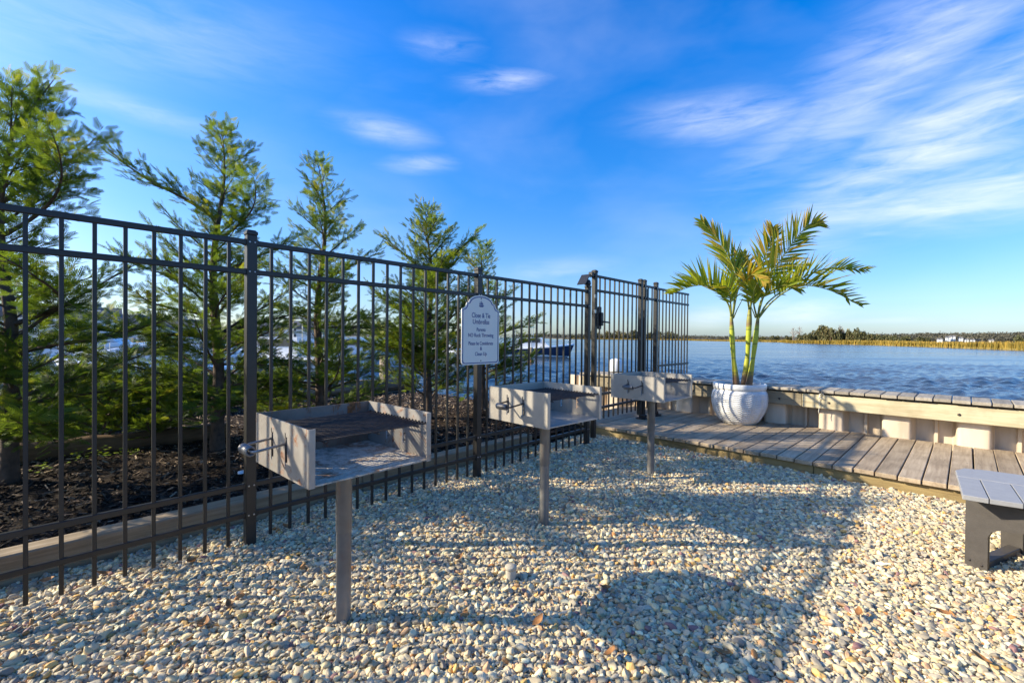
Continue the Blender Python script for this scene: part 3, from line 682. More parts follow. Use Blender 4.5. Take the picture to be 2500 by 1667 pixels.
def bez(P_, n_):
    P_ = [np.array(p) for p in P_]; Q = [2 * P_[0] - P_[1]] + P_ + [2 * P_[-1] - P_[-2]]; out = []
    m_ = len(P_) - 1
    for x in np.linspace(0, m_ - 1e-6, n_):
        i = int(x); t = x - i; a, b_, c_, d_ = Q[i], Q[i + 1], Q[i + 2], Q[i + 3]
        out.append(.5 * ((2 * b_) + (-a + c_) * t + (2 * a - 5 * b_ + 4 * c_ - d_) * t * t + (-a + 3 * b_ - 3 * c_ + d_) * t ** 3))
    return np.array(out)
PETI = simple('palm_petiole', (.17, .19, .03), (.30, .30, .05), 12, .5, 0, .1)
def frond(px, dys, length, start=.28, lift=.5, both=(1, 1), brown=.25, nl=34, spread=.75, seed=0, face=.4, dens=1.0):
    r_ = np.random.default_rng(seed)
    C = bez([pp(x, y, d) for (x, y), d in zip(px, dys)], 70)
    nl = int(nl * dens); length *= 1.05
    rad = np.linspace(.0125, .0018, 70)
    rc = MB().tube([Vector(c) for c in C[::2]], list(rad[::2]), 6).build('frond', PETI, palm, True)
    V_, F_, T_ = [], [], []
    up = np.array([0, 0, 1.0])
    for i in range(nl):
        sfrac = start + (1 - start) * (i + r_.uniform(-.3, .3)) / (nl - 1); sfrac = min(.995, max(start * .9, sfrac))
        j = sfrac * 69; j0 = int(j); p = C[j0] * (1 - (j - j0)) + C[min(69, j0 + 1)] * (j - j0)
        t = C[min(69, j0 + 2)] - C[max(0, j0 - 2)]; t /= np.linalg.norm(t)
        sd_ = np.cross(t, up * (1 - face) + np.array([0, face, 0])); sd_ /= max(1e-6, np.linalg.norm(sd_)); nrm = np.cross(sd_, t)
        x = (sfrac - start) / (1 - start); prof = (.55 + .75 * math.sin(math.pi * min(1, x * .9 + .12))) * (1 - .35 * x)
        for sgn, use in ((1, both[0]), (-1, both[1])):
            if r_.random() > use: continue
            Ln = length * prof * r_.uniform(.8, 1.15); fwd = .55 + .75 * x
            d = t * fwd + sd_ * sgn * spread * r_.uniform(.7, 1.15) + nrm * lift * r_.uniform(.5, 1.3); d += r_.normal(0, .10, 3); d /= np.linalg.norm(d)
            wv_ = np.cross(d, nrm + r_.normal(0, .45, 3)); wv_ /= np.linalg.norm(wv_)
            W_ = r_.uniform(.011, .0165); q0 = p.copy(); o0 = len(V_); dd = d.copy(); segs = 6; droop = r_.uniform(.10, .32)
            tone = np.clip(r_.normal(.48, .17) + (brown if r_.random() < .5 else 0), 0, 1)
            for kx in range(segs + 1):
                fx = kx / segs; ww = W_ * (min(1, .35 + fx * 3.2) if fx < .3 else (1 - ((fx - .3) / .7) ** 1.6)) + .0003
                V_.append(q0 - wv_ * ww); V_.append(q0 + wv_ * ww); tv = min(1, tone + (.55 * brown * 2 if fx > .8 else 0)); T_ += [tv, tv]
                dd = dd - up * droop * fx * .35; dd /= np.linalg.norm(dd); q0 = q0 + dd * Ln / segs
            for kx in range(segs): a_ = o0 + kx * 2; F_.append((a_, a_ + 1, a_ + 3, a_ + 2))
    me_ = np_mesh('leaflets', np.array(V_), np.array(F_), True); vattr(me_, 'tint', 'FLOAT', np.array(T_), 'value')
    tag(link('leaflets', me_, PALM, rc), kind='stuff')
frond([(660, 1250), (625, 1100), (530, 985), (380, 895), (210, 905), (10, 985)], [-.05, -.1, -.15, -.2, -.25, -.3], .38, .28, .95, (1, 1), .05, 42, .5, 1, 0.25)
frond([(668, 1240), (690, 1060), (715, 820), (650, 620), (500, 370), (330, 180)], [-.05, -.05, 0, .05, .1, .12], .34, .30, 0.15, (1, 1), .3, 44, .5, 2, 0.85)
frond([(672, 1240), (720, 980), (780, 800), (800, 660), (790, 520)], [-.05, 0, .05, .1, .2], .30, .35, 0.15, (1, 1), .4, 30, .7, 3, 0.85)
frond([(860, 1170), (900, 980), (1040, 800), (1180, 640), (1330, 430), (1500, 230), (1640, 190)], [.08, .05, 0, 0, .05, .1, .12], .42, .26, 0.12, (1, 1), .45, 48, .7, 4, 1.0)
frond([(865, 1160), (900, 960), (960, 760), (1030, 560), (1100, 380), (1120, 260)], [.08, .15, .22, .3, .35, .38], .34, .36, 0.1, (1, 1), .55, 36, .7, 5, 0.95)
frond([(955, 1250), (1060, 1080), (1240, 940), (1480, 790), (1760, 700), (2150, 720)], [-.02, 0, .05, .1, .15, .15], .38, .30, 0.4, (1, 1), .12, 44, .5, 6, 0.55)
frond([(960, 1250), (1100, 1080), (1290, 940), (1480, 890), (1760, 950), (2080, 1110)], [-.02, -.08, -.15, -.2, -.25, -.25], .38, .32, .9, (1, 1), .08, 44, .5, 7, 0.3)
frond([(950, 1230), (985, 1060), (1090, 950), (1240, 890), (1420, 930)], [-.02, -.1, -.25, -.4, -.5], .26, .30, .5, (1, 1), .05, 28, .8, 8, 0.5)
frond([(950, 1230), (1020, 1000), (1140, 800), (1290, 690), (1500, 680)], [-.02, .1, .25, .4, .5], .26, .40, 0.2, (1, 1), .35, 28, .8, 9, 0.7)
frond([(855, 1160), (830, 990), (820, 850), (890, 770), (1020, 850)], [.08, -.05, -.2, -.3, -.42], .22, .35, .3, (1, 1), .6, 26, .7, 10, 0.6)
frond([(940, 1240), (910, 1120), (900, 1000), (940, 880), (1060, 790)], [-.02, -.1, -.2, -.25, -.3], .24, .3, .4, (1, 1), .1, 26, .8, 11, 0.6)
frond([(655, 1240), (650, 1100), (640, 980), (600, 900), (520, 900)], [-.05, -.15, -.3, -.4, -.5], .22, .3, .5, (1, 1), .1, 22, .8, 12, 0.5)
for px_ in ([(680, 1255), (720, 1160), (785, 1035)], [(925, 1250), (895, 1170), (875, 1120)]):
    MB().tube([pp(*p, -.03) for p in px_], [.008, .006, .004], 6).build('petiole', PETI, palm, True)

# ------------------------------------------------------------------ cypress trees
# spray template: a flat fern-like twig, x forward, y sideways
def spray_template():
    V_, F_ = [], []
    def dia(x, y, ang, ln, wd, z=0):
        o_ = len(V_); c_, s_ = math.cos(ang), math.sin(ang)
        V_.extend([(x, y, z), (x + ln * .45 * c_ - wd * s_, y + ln * .45 * s_ + wd * c_, z), (x + ln * c_, y + ln * s_, z - .06 * ln), (x + ln * .45 * c_ + wd * s_, y + ln * .45 * s_ - wd * c_, z)])
        F_.append((o_, o_ + 1, o_ + 2, o_ + 3))
    dia(0, 0, 0, 1.0, .036)
    for i in range(6):
        x = .08 + i * .14; ln = .50 - .055 * i
        for sgn in (1, -1): dia(x + .05 * (sgn > 0), 0, sgn * R(40 - 2 * i), ln, .036)
    return np.array(V_), np.array(F_)
SV, SF = spray_template()
def cypress(x, y, h, seed, label, rmax=.95, dens=1.0, extra=(), zlow=.10, yel=0.0, grp='cypress trees behind the fence', low=0):
    r_ = np.random.default_rng(seed); z0 = .06
    root = thing('cypress_tree', label, 'tree', (x, y, z0), 0, grp)
    wood_ = MB()
    nseg = 14; tp = [np.array([0, 0, -.1])]
    for i in range(1, nseg + 1): tp.append(np.array([.05 * math.sin(i * .7 + seed) * (i / nseg), .05 * math.cos(i * .5 + seed) * (i / nseg), h * .97 * i / nseg]))
    tr_ = [max(.004, (.062 * h / 3.3) * (1 - i / nseg) ** .8) for i in range(nseg + 1)]; tr_[0] *= 1.5
    wood_.tube([Vector(p) for p in tp], tr_, 9)
    TP = np.array(tp)
    def trunk_at(z): return np.array([np.interp(z, TP[:, 2], TP[:, 0]), np.interp(z, TP[:, 2], TP[:, 1]), z])
    limbs = []
    nl = int(54 * dens); az_ = r_.uniform(0, 6.28)
    for i in range(nl):
        fz = zlow + (.985 - zlow) * (i / (nl - 1)) ** .92; az_ += 2.39996 + r_.normal(0, .3)
        R0 = rmax * ((1 - fz) ** .72) * (.85 + .15 * min(1, fz / .25)) * r_.uniform(.38, 1.35) + .06
        limbs.append((fz * h, az_, R0, R(r_.uniform(12, 38) + 24 * fz)))
    for i in range(low):
        limbs.append((h * r_.uniform(.08, .42), r_.uniform(0, 6.28), rmax * r_.uniform(.75, 1.15), R(r_.uniform(2, 26))))
    for z_, a_, L_, e_ in extra: limbs.append((z_, a_, L_, e_))
    B, Dv, Nv, S_, T_ = [], [], [], [], []
    upv = np.array([0, 0, 1.0])
    for z_, a_, L_, e_ in limbs:
        p = trunk_at(min(z_, h * .96)); n_ = max(4, int(L_ / .07)); e = e_; a = a_; pts_ = [p.copy()]; dirs = []
        bendv = r_.normal(0, .05); lift_ = r_.uniform(.0, .05)
        for j in range(n_):
            d = np.array([math.cos(a) * math.cos(e), math.sin(a) * math.cos(e), math.sin(e)]); dirs.append(d)
            p = p + d * (L_ / n_); pts_.append(p.copy()); e = min(R(80), e + lift_ * (1 if j > n_ * .4 else -.6)); a += bendv
        dirs.append(dirs[-1])
        wood_.tube([Vector(q_) for q_ in pts_], [max(.0022, .013 * (L_ / .9) ** .8 * (1 - j / n_) + .0022) for j in range(n_ + 1)], 5, False)
        tone_l = r_.normal(0, .12)
        ns = max(5, int(L_ / .034)); j0s = np.linspace(.16, 1.0, ns)
        for jj, fr in enumerate(j0s):
            x_ = fr * n_; i0 = min(n_ - 1, int(x_)); q_ = pts_[i0] + (pts_[i0 + 1] - pts_[i0]) * (x_ - i0); d = dirs[i0]
            sidev = np.cross(d, upv); sidev /= max(1e-5, np.linalg.norm(sidev)); nrm = np.cross(sidev, d)
            sg_ = 1 if jj % 2 else -1
            tl = (.08 + .27 * L_ * (1 - fr) ** .7) * r_.uniform(.6, 1.2); tl = min(tl, .34)
            rollv = r_.normal(0, .45)
            lat = sidev * math.cos(rollv) + nrm * math.sin(rollv)
            td = d * .72 + lat * sg_ * .70 + upv * .10 + r_.normal(0, .12, 3); td /= np.linalg.norm(td)
            if fr > .97: td = d
            if tl > .12: wood_.tube([Vector(q_), Vector(q_ + td * tl * .8)], [.0028, .0012], 3, False)
            m_ = max(2, int(tl / .025))
            for kx in range(m_):
                fk = (kx + .6) / m_; b_ = q_ + td * tl * fk
                ls = np.cross(td, nrm); ls /= max(1e-5, np.linalg.norm(ls)); s2 = 1 if kx % 2 else -1
                fd = td * .8 + ls * s2 * .62 + r_.normal(0, .22, 3) + upv * .12; fd /= np.linalg.norm(fd)
                B.append(b_); Dv.append(fd); Nv.append(nrm + r_.normal(0, .45, 3)); S_.append(r_.uniform(.065, .12)); T_.append(np.clip(r_.normal(.38, .16) + tone_l + yel + .22 * (fr - .5) + .12 * (z_ / h - .5), 0, 1))  # lower sprays greener, upper yellower: sky-lit shade and sun put into tint
    B, Dv, Nv, S_, T_ = map(np.array, (B, Dv, Nv, S_, T_))
    sdv = np.cross(Nv, Dv); sdv /= np.linalg.norm(sdv, axis=1, keepdims=True); nn_ = np.cross(Dv, sdv)
    VV = B[:, None, :] + S_[:, None, None] * (SV[None, :, 0:1] * Dv[:, None, :] + SV[None, :, 1:2] * sdv[:, None, :] + SV[None, :, 2:3] * nn_[:, None, :])
    nS, kV = len(B), len(SV); FF = (SF[None] + (np.arange(nS) * kV)[:, None, None]).reshape(-1, 4)
    me_ = np_mesh('crown', VV.reshape(-1, 3), FF); vattr(me_, 'tint', 'FLOAT', np.repeat(T_, kV), 'value')
    link('crown', me_, CYP, root)
    wo_ = wood_.build('trunk', BARK, root, True)
    return root
cypress(-3.76, 3.40, 3.10, 11, 'tall cypress with a thick dark trunk beside the fence panel without a sign', 1.05, 1.0, [(1.9, .15, 1.15, R(32)), (2.15, .2, .85, R(38)), (1.25, .1, 1.35, R(20)), (1.0, -.5, 1.2, R(16)), (.55, -.2, 1.1, R(8)), (2.45, .1, .6, R(45)), (2.7, .25, .5, R(60))], low=10)
cypress(-2.88, 4.45, 3.27, 12, 'cypress with one long limb reaching out sideways above the fence', .92, 1.0, [(2.30, 3.14, 1.35, R(36)), (2.1, .0, .95, R(32)), (1.75, .05, .85, R(28)), (1.6, 3.3, .8, R(25))], low=10)
cypress(-2.18, 5.17, 3.22, 13, 'slender evenly tapered cypress with a straight bare-showing trunk', .82, .85, [(1.7, 3.2, .85, R(25)), (1.8, .0, .75, R(30)), (1.35, 3.0, .9, R(18))], yel=.06, low=9)
cypress(-1.15, 6.28, 2.98, 14, 'broad bushy cypress directly behind the white sign', 1.05, 1.35, [(2.0, 3.0, .95, R(40)), (2.05, .1, .95, R(44)), (1.9, .4, .8, R(48)), (1.5, 2.9, 1.0, R(20))], yel=.12, low=9)
cypress(-.44, 7.05, 2.64, 15, 'shortest cypress at the river end of the tree row', .80, .75, [(1.15, -.1, 1.05, R(24)), (.9, -.2, 1.0, R(20)), (.7, .2, .9, R(15)), (1.6, 0, .6, R(40))], zlow=.2, yel=.12, low=8)

# small bright green plants on the bed
def weed(x, y, z, s_, seed, label):
    r_ = np.random.default_rng(seed); V_, F_, T_ = [], [], []
    for i in range(14):
        a = r_.uniform(0, 6.28); e = r_.uniform(.3, 1.2); d = np.array([math.cos(a) * math.cos(e), math.sin(a) * math.cos(e), math.sin(e)])
        b_ = d * s_ * r_.uniform(.3, 1.0); sd_ = np.cross(d, [0, 0, 1]); sd_ /= np.linalg.norm(sd_); l_ = s_ * r_.uniform(.35, .6); o0 = len(V_)
        dd = d * .6 + np.array([0, 0, -.25])
        V_ += [b_, b_ + dd * l_ * .4 + sd_ * l_ * .38, b_ + dd * l_ + np.array([0, 0, -.1 * l_]), b_ + dd * l_ * .4 - sd_ * l_ * .38]; F_.append((o0, o0 + 1, o0 + 2, o0 + 3)); T_ += [r_.uniform(.2, .9)] * 4
    me_ = np_mesh('leaves', np.array(V_), np.array(F_)); vattr(me_, 'tint', 'FLOAT', np.array(T_), 'value')
    wd_ = thing('weed_plant', label, 'weed', (x, y, z), 0, 'weeds on the planting bed')
    link('leaves', me_, WEED, wd_)
    MB().tube([(0, 0, -.02), (0, .01, s_ * .5)], [.004, .002], 5).build('stalk', BARK, wd_)
for i, (u_, v_, s_) in enumerate([(205, 1112, .13), (255, 1110, .11), (300, 1108, .09), (185, 1122, .10), (95, 1148, .10), (330, 1105, .07)]):
    p = on_z(u_, v_, .16); weed(p.x, p.y, .14, s_, 40 + i, 'small bright yellow green weed growing beside the lying log')
# low arborvitae-like shoots in front of the log
for i, (u_, v_, h_, rr_) in enumerate([(250, 1085, .80, .6), (395, 1080, .75, .55), (120, 1075, .7, .5), (690, 1045, .7, .5)]):
    p = on_z(u_, v_, .14); cypress(p.x, p.y, h_, 60 + i, ['low bright green cypress sapling growing over the lying log', 'low green cypress sapling between two taller trunks', 'low cypress sapling next to the thick dark trunk', 'low cypress sapling behind the rust streaked grill'][i], rr_, .6, zlow=.12, yel=.15, grp='cypress saplings')

# logs and rocks at the back of the bed
BROWNLOG = wood('brown_log', (.05, .028, .014), (.13, .075, .035), (.22, .13, .065), 'X', tone=.1)
def log(name, p0, p1, rad, label, mat=LOGW):
    p0 = Vector(p0); p1 = Vector(p1); d = p1 - p0; n_ = 14
    root = thing(name, label, 'log', p0, math.atan2(d.y, d.x)); Ld = d.length
    o_ = MB().tube([(Ld * i / n_, .012 * math.sin(i * 1.3), (p1.z - p0.z) * i / n_ + .008 * math.sin(i * 2.1)) for i in range(n_ + 1)], [rad * (1 + .06 * math.sin(i * 1.9)) for i in range(n_ + 1)], 14).build('bark', mat, root, True); auto_smooth(o_, 50)
    for x, sgn in ((0, -1), (Ld, 1)):
        MB().lathe([(rad * .93, 0), (rad * .6, .004), (0, .005)], 14).build('cut_end', TIMB, root, False).matrix_basis = Matrix.Translation((x + sgn * .002, 0, 0 if sgn < 0 else p1.z - p0.z)) @ Matrix.Rotation(R(90 * sgn), 4, 'Y')
log('log', fp(-1.6, 2.85, .20), fp(.62, 2.70, .20), .095, 'weathered brown log lying on the ground among the tree trunks', BROWNLOG)
BH = [(-6.0, 5.05), (-1.9, 5.05), (.6, 5.0), (2.6, 4.95), (4.65, 4.9)]
bk = thing('log_bulkhead', 'old stacked grey timber bulkhead along the back of the planting bed', 'bulkhead', fp(0, 5.1), FA)
for r_i, (zc_, off) in enumerate(((.0, 0), (.27, .02), (.53, .05))):
    for a_, b_ in zip([-6.5, -4.3 + .5 * r_i, -1.6 - .4 * r_i, .9 + .3 * r_i, 2.9], [-4.33 + .5 * r_i, -1.64 - .4 * r_i, .86 + .3 * r_i, 2.86, 4.7]):
        if r_i == 2 and a_ > 1: continue
        o_ = MB().tube([(a_ + (b_ - a_) * i / 8, off + .012 * math.sin(i + a_), zc_ + .01 * math.sin(i * 1.7 + a_)) for i in range(9)], [.135 * (1 + .05 * math.sin(i * 2.2 + a_)) for i in range(9)], 12).build('log', LOGW, bk, True); auto_smooth(o_, 50)
for a_ in (-5.2, -2.9, -.4, 1.8, 4.2):
    MB().tube([(a_, .26, -1.8), (a_, .26, .85)], [.12, .11], 12).build('pile', LOGW, bk, True)
ROCK = simple('bank_rock', (.10, .065, .035), (.28, .19, .11), 5, .85, 0, .8)
def rock(p, s_, seed, label, mat=ROCK, name='rock', cat='rock', grp=None):
    r_ = np.random.default_rng(seed); bm = bmesh.new(); bmesh.ops.create_icosphere(bm, subdivisions=3, radius=1)
    k1 = r_.normal(0, 1, (6, 3))
    for v_ in bm.verts:
        c_ = np.array(v_.co); f_ = 1 + sum(.09 * math.sin(2.2 * (c_ @ k1[i]) + i) for i in range(6)); v_.co = Vector((c_[0] * s_[0] * f_, c_[1] * s_[1] * f_, c_[2] * s_[2] * f_))
    me_ = bpy.data.meshes.new(name); bm.to_mesh(me_); bm.free(); me_.polygons.foreach_set('use_smooth', [True] * len(me_.polygons))
    return tag(link(name, me_, mat, None, p, (0, 0, seed)), label, cat, grp)
rock(fp(-.7, 4.55, .38), (.42, .26, .26), 1, 'large brown rock resting against the log bulkhead')
rock(fp(.9, 4.5, .25), (.28, .22, .17), 2, 'pale medium rock beside the log bulkhead')
rock(fp(1.75, 4.3, .20), (.24, .18, .14), 3, 'small pale rock lying behind the slender cypress')
# a pale disc-like stone in the mulch
p = on_z(592, 1150, .13); rock((p.x, p.y, .125), (.045, .035, .012), 5, 'flat white stone lying in the dark mulch', WHITE, 'flat_stone', 'stone')

# ------------------------------------------------------------------ small things on the gravel
CREAM = simple('cream_block', (.40, .35, .26), (.54, .48, .38), 12, .8, 0, .5)
p = on_z(1247, 1418, 0); cp = thing('cleanout_cap', 'cream coloured short pipe stub with flat cap standing in the gravel', 'pipe stub', (p.x, p.y + .03, 0), .3); cp.scale = (.85, .85, .85)
MB().lathe([(.029, -.05), (.031, .02), (.033, .045), (.030, .058)], 20).build('pipe', CREAM, cp, True)
MB().lathe([(.030, .055), (.036, .058), (.037, .072), (.033, .078), (0, .080)], 20).build('cap', CREAM, cp, True)
DRY = simple('dry_leaf', (.20, .075, .02), (.42, .20, .06), 30, .7, 0, .4)
for i, (u_, v_) in enumerate([(118, 1420), (250, 1405), (495, 1530), (700, 1290), (1490, 1600), (1315, 1522), (1120, 1365), (2098, 1500), (2300, 1500), (1480, 1440), (470, 1375), (2390, 1610), (1760, 1600), (560, 1480)]):
    p = on_z(u_, v_, .02); s_ = random.uniform(.018, .03); nv = 7
    V_ = []; Fq_ = []
    for j in range(nv):
        x = (j / (nv - 1) * 2 - 1) * s_ * 1.5; wd_ = s_ * .75 * math.sin(math.pi * (j + .15) / (nv - .7)) + .001
        V_ += [(x, -wd_, .5 * wd_ + .3 * x * x / s_), (x, 0, .3 * x * x / s_), (x, wd_, .7 * wd_ + .3 * x * x / s_)]
    for j in range(nv - 1):
        for c_ in range(2): a_ = j * 3 + c_; Fq_.append((a_, a_ + 3, a_ + 4, a_ + 1))
    o_ = link('fallen_leaf', mesh_pd('fallen_leaf', V_, Fq_, True), DRY, None, (p.x, p.y, .028), (random.uniform(-.4, .4), random.uniform(-.4, .4), random.uniform(0, 6)))
    tag(o_, 'dry curled brown leaf lying on the gravel', 'leaf', 'fallen leaves on the gravel')

# ------------------------------------------------------------------ side table
TOPM = simple('grey_poly_lumber', (.285, .275, .265), (.325, .315, .30), 20, .55, 0, .15)
LEGM = simple('charcoal_poly_lumber', (.052, .044, .038), (.07, .06, .052), 25, .5, 0, .15)
tb = thing('side_table', 'low grey plank topped patio table with charcoal arched legs', 'table', (2.84, 2.43, 0), 0)
def loc2(p): return (p[0] - 2.84, p[1] - 2.43)
# planks run along d; clip the outline polygon into strips
outl = [(2.39, 2.40), (2.47, 2.335), (2.60, 2.245), (2.80, 2.10), (3.02, 1.97), (3.20, 2.05), (3.36, 2.30), (3.36, 2.46), (3.19, 2.70), (3.00, 2.86), (2.90, 2.905), (2.80, 2.86)]
def clip(poly, nx_, ny_, c_):
    out = []
    for i in range(len(poly)):
        a_, b_ = poly[i - 1], poly[i]; da = a_[0] * nx_ + a_[1] * ny_ - c_; db = b_[0] * nx_ + b_[1] * ny_ - c_
        if (da <= 0) != (db <= 0): t = da / (da - db); out.append((a_[0] + (b_[0] - a_[0]) * t, a_[1] + (b_[1] - a_[1]) * t))
        if db <= 0: out.append(b_)
    return out
dvec = Vector((.66, .751)); nvec = Vector((.751, -.66))
backc = 2.80 * dvec.x + 2.84 * dvec.y - .055
front = clip(outl, dvec.x, dvec.y, backc - .10); back = clip(outl, -dvec.x, -dvec.y, -(backc - .096))
n0 = 2.39 * nvec.x + 2.40 * nvec.y
def bevel_prism(poly, z0, z1, nm):
    o_ = MB().prism([loc2(p) for p in poly], z0, z1).build(nm, TOPM, tb)
    bm = bmesh.new(); bm.from_mesh(o_.data); bmesh.ops.bevel(bm, geom=bm.edges[:], offset=.0025, segments=1, affect='EDGES'); bm.to_mesh(o_.data); bm.free(); return o_
for i in range(8):
    lo, hi = n0 - .02 + i * .1215, n0 - .02 + (i + 1) * .1215 - .004
    pc_ = clip(clip(front, nvec.x, nvec.y, hi), -nvec.x, -nvec.y, -lo)
    if len(pc_) > 2 and abs(sum(pc_[i - 1][0] * pc_[i][1] - pc_[i][0] * pc_[i - 1][1] for i in range(len(pc_)))) > .004: bevel_prism(pc_, .415, .441, 'plank')
if len(back) > 2: bevel_prism(back, .415, .441, 'back_plank')
pv = Vector((.42, -.907, 0)); qv = Vector((.907, .42, 0)); A0 = Vector((2.553, 2.54, 0)) - Vector((2.84, 2.43, 0))
pang = math.atan2(pv.y, pv.x)
def leg_panel(off):
    W_ = .46; o0 = [(0, 0), (.093, 0), (.093, .205), (.105, .235), (.135, .255), (.23, .275), (.325, .255), (.355, .235), (.367, .205), (.367, 0), (W_, 0), (W_, .395), (0, .395)]
    me_ = plate('leg_panel', o0, [], .024); o_ = link('leg_panel', me_, LEGM, tb)
    o_.matrix_basis = Matrix.Translation(A0 + qv * off + Vector((0, 0, -.01))) @ Matrix.Rotation(pang, 4, 'Z') @ Matrix.Rotation(R(90), 4, 'X')
leg_panel(.0); leg_panel(.44)
Mq = Matrix.Translation(A0) @ Matrix.Rotation(math.atan2(qv.y, qv.x), 4, 'Z')
MB().box(.0125, .4275, -.085, -.03, .0, .05, .003, Mq).build('stretcher', LEGM, tb)
MB().box(.0125, .4275, -.42, -.38, .0, .05, .003, Mq).build('stretcher', LEGM, tb)
MB().box(.0125, .4275, -.075, -.051, .30, .393, .003, Mq).build('apron', LEGM, tb)
MB().box(.0125, .4275, -.42, -.396, .30, .393, .003, Mq).build('apron', LEGM, tb)
for x, z in ((.02, .04), (.07, .03)): link('bolt', me_bolt, None, tb).matrix_basis = Matrix.Translation(A0 + pv * x + Vector((0, 0, z))) @ Matrix.Rotation(pang, 4, 'Z') @ Matrix.Translation((0, -.0125, 0)) @ Matrix.Rotation(R(90), 4, 'X') @ Matrix.Scale(.45, 4)

# ------------------------------------------------------------------ the far shore
def hz(u_): return 824 + ROLL * (u_ - CX)
def shore_pt(u_, d_): return Vector(((u_ - CX) / F * d_, d_, 0))
shore = [(1375, 900), (1500, 880), (1620, 820), (1700, 600), (1800, 480), (1905, 400), (1930, 312), (2040, 255), (2150, 213), (2300, 160), (2500, 119), (2800, 85), (3300, 60)]
sp_pts = [shore_pt(a, b) for a, b in shore]
# land behind the shore line
landm = simple('marsh_ground', (.16, .13, .04), (.30, .22, .07), .05, .95, 0, .2)
poly = [(p.x, p.y) for p in sp_pts] + [(2500, 60), (2500, 3200), (160, 3200)]
tag(MB().prism(poly, -2.0, -.55).build('marsh_ground', landm), kind='structure')
def sample_shore(n_, r_, inland):
    L_ = [0]
    for a, b in zip(sp_pts[:-1], sp_pts[1:]): L_.append(L_[-1] + 1.0)
    x = r_.uniform(0, len(sp_pts) - 1.001, n_); i = x.astype(int); f_ = x - i
    A = np.array([(p.x, p.y) for p in sp_pts]); P_ = A[i] * (1 - f_[:, None]) + A[i + 1] * f_[:, None]
    rad = P_ / np.linalg.norm(P_, axis=1, keepdims=True)
    return P_ + rad * inland[:, None]
r_ = np.random.default_rng(5); n = 26000
inl = r_.random(n) ** 1.6 * 26; P2 = sample_shore(n, r_, inl); dist = np.linalg.norm(P2, axis=1)
wd = .10 * dist / 120 + .05; hh = r_.uniform(1.2, 2.1, n) * (1 + .12 * np.sin(P2[:, 0] * .15))
V = np.zeros((n, 3, 3)); perp = np.stack([P2[:, 1], -P2[:, 0]], 1) / dist[:, None]; ang = r_.normal(0, .7, n)[:, None]
perp = perp * np.cos(ang) + P2 / dist[:, None] * np.sin(ang)
V[:, 0, :2] = P2 - perp * wd[:, None]; V[:, 1, :2] = P2 + perp * wd[:, None]; V[:, 2, :2] = P2 + r_.normal(0, .15, (n, 2))
V[:, 0, 2] = V[:, 1, 2] = -1.0; V[:, 2, 2] = -.6 + hh
me = np_mesh('marsh_grass', V.reshape(-1, 3), np.arange(3 * n).reshape(-1, 3)); vattr(me, 'tint', 'FLOAT', np.repeat(np.clip(r_.normal(.55, .2, n) - .35 * (inl < 1.0), 0, 1), 3), 'value')
tag(link('marsh_grass', me, MARSH), 'tall golden marsh grass along the far river bank', 'marsh grass', kind='stuff')

# far trees: a few crown meshes shared by all of them
def crown_mesh(seed, shape=(1, 1, 1), n_=700, bare=False, tone=0.5):
    r_ = np.random.default_rng(seed); lob = [(r_.normal(0, .42, 3) * np.array([1, 1, .45]) + np.array([0, 0, .60]), r_.uniform(.30, .55)) for _ in range(9)]
    C_, T_ = [], []
    for i in range(n_):
        c_, rad = lob[r_.integers(len(lob))]; d = r_.normal(0, 1, 3); d /= np.linalg.norm(d); C_.append(c_ + d * rad * r_.uniform(.6, 1.05)); T_.append(np.clip(r_.normal(tone, .2) , 0, 1))
    C_ = np.array(C_); C_[:, 2] = np.clip(C_[:, 2], .05, None); n1 = r_.normal(0, 1, (n_, 3)); n1 /= np.linalg.norm(n1, axis=1, keepdims=True); n2 = np.cross(n1, r_.normal(0, 1, (n_, 3))); n2 /= np.linalg.norm(n2, axis=1, keepdims=True)
    s_ = r_.uniform(.06, .13, (n_, 1)); V_ = np.stack([C_ - n1 * s_, C_ + n2 * s_, C_ + n1 * s_, C_ - n2 * s_], 1).reshape(-1, 3) * np.array(shape)
    me_ = np_mesh('crown', V_, np.arange(4 * n_).reshape(-1, 4)); vattr(me_, 'tint', 'FLOAT', np.repeat(np.array(T_), 4), 'value'); me_.materials.append(FAR); return me_
crowns = [crown_mesh(80 + i, (1, 1, 1.0), 700, tone=[.35, .55, .75, .45, .6][i]) for i in range(5)]
tm = MB().tube([(0, 0, -.3), (.02, 0, .25), (0, .02, .7)], [.05, .04, .015], 6)
for i in range(7): a = i * 2.4; tm.tube([(0, 0, .2 + .05 * i), (.25 * math.cos(a), .25 * math.sin(a), .5 + .06 * i)], [.02, .006], 4)
trunkm = tm.mesh('trunk'); trunkm.materials.append(BARK)
bt = MB()
rb = np.random.default_rng(3)
bt.tube([(0, 0, -.3), (.01, 0, .5), (0, 0, 1.0)], [.03, .022, .006], 5)
for i in range(26):
    a = rb.uniform(0, 6.28); z = rb.uniform(.3, .9); l_ = .35 * (1.1 - z); p0 = Vector((0, 0, z)); p1 = p0 + Vector((math.cos(a) * l_, math.sin(a) * l_, l_ * .9)); bt.tube([p0, p1], [.010, .004], 4)
    for j in range(2): a2 = a + rb.uniform(-.8, .8); pm_ = p0.lerp(p1, rb.uniform(.4, .9)); bt.tube([pm_, pm_ + Vector((math.cos(a2) * l_ * .5, math.sin(a2) * l_ * .5, l_ * .4))], [.006, .003], 3)
barem = bt.mesh('branches'); barem.materials.append(simple('bare_wood', (.20, .15, .12), (.32, .26, .22), 3, .9))
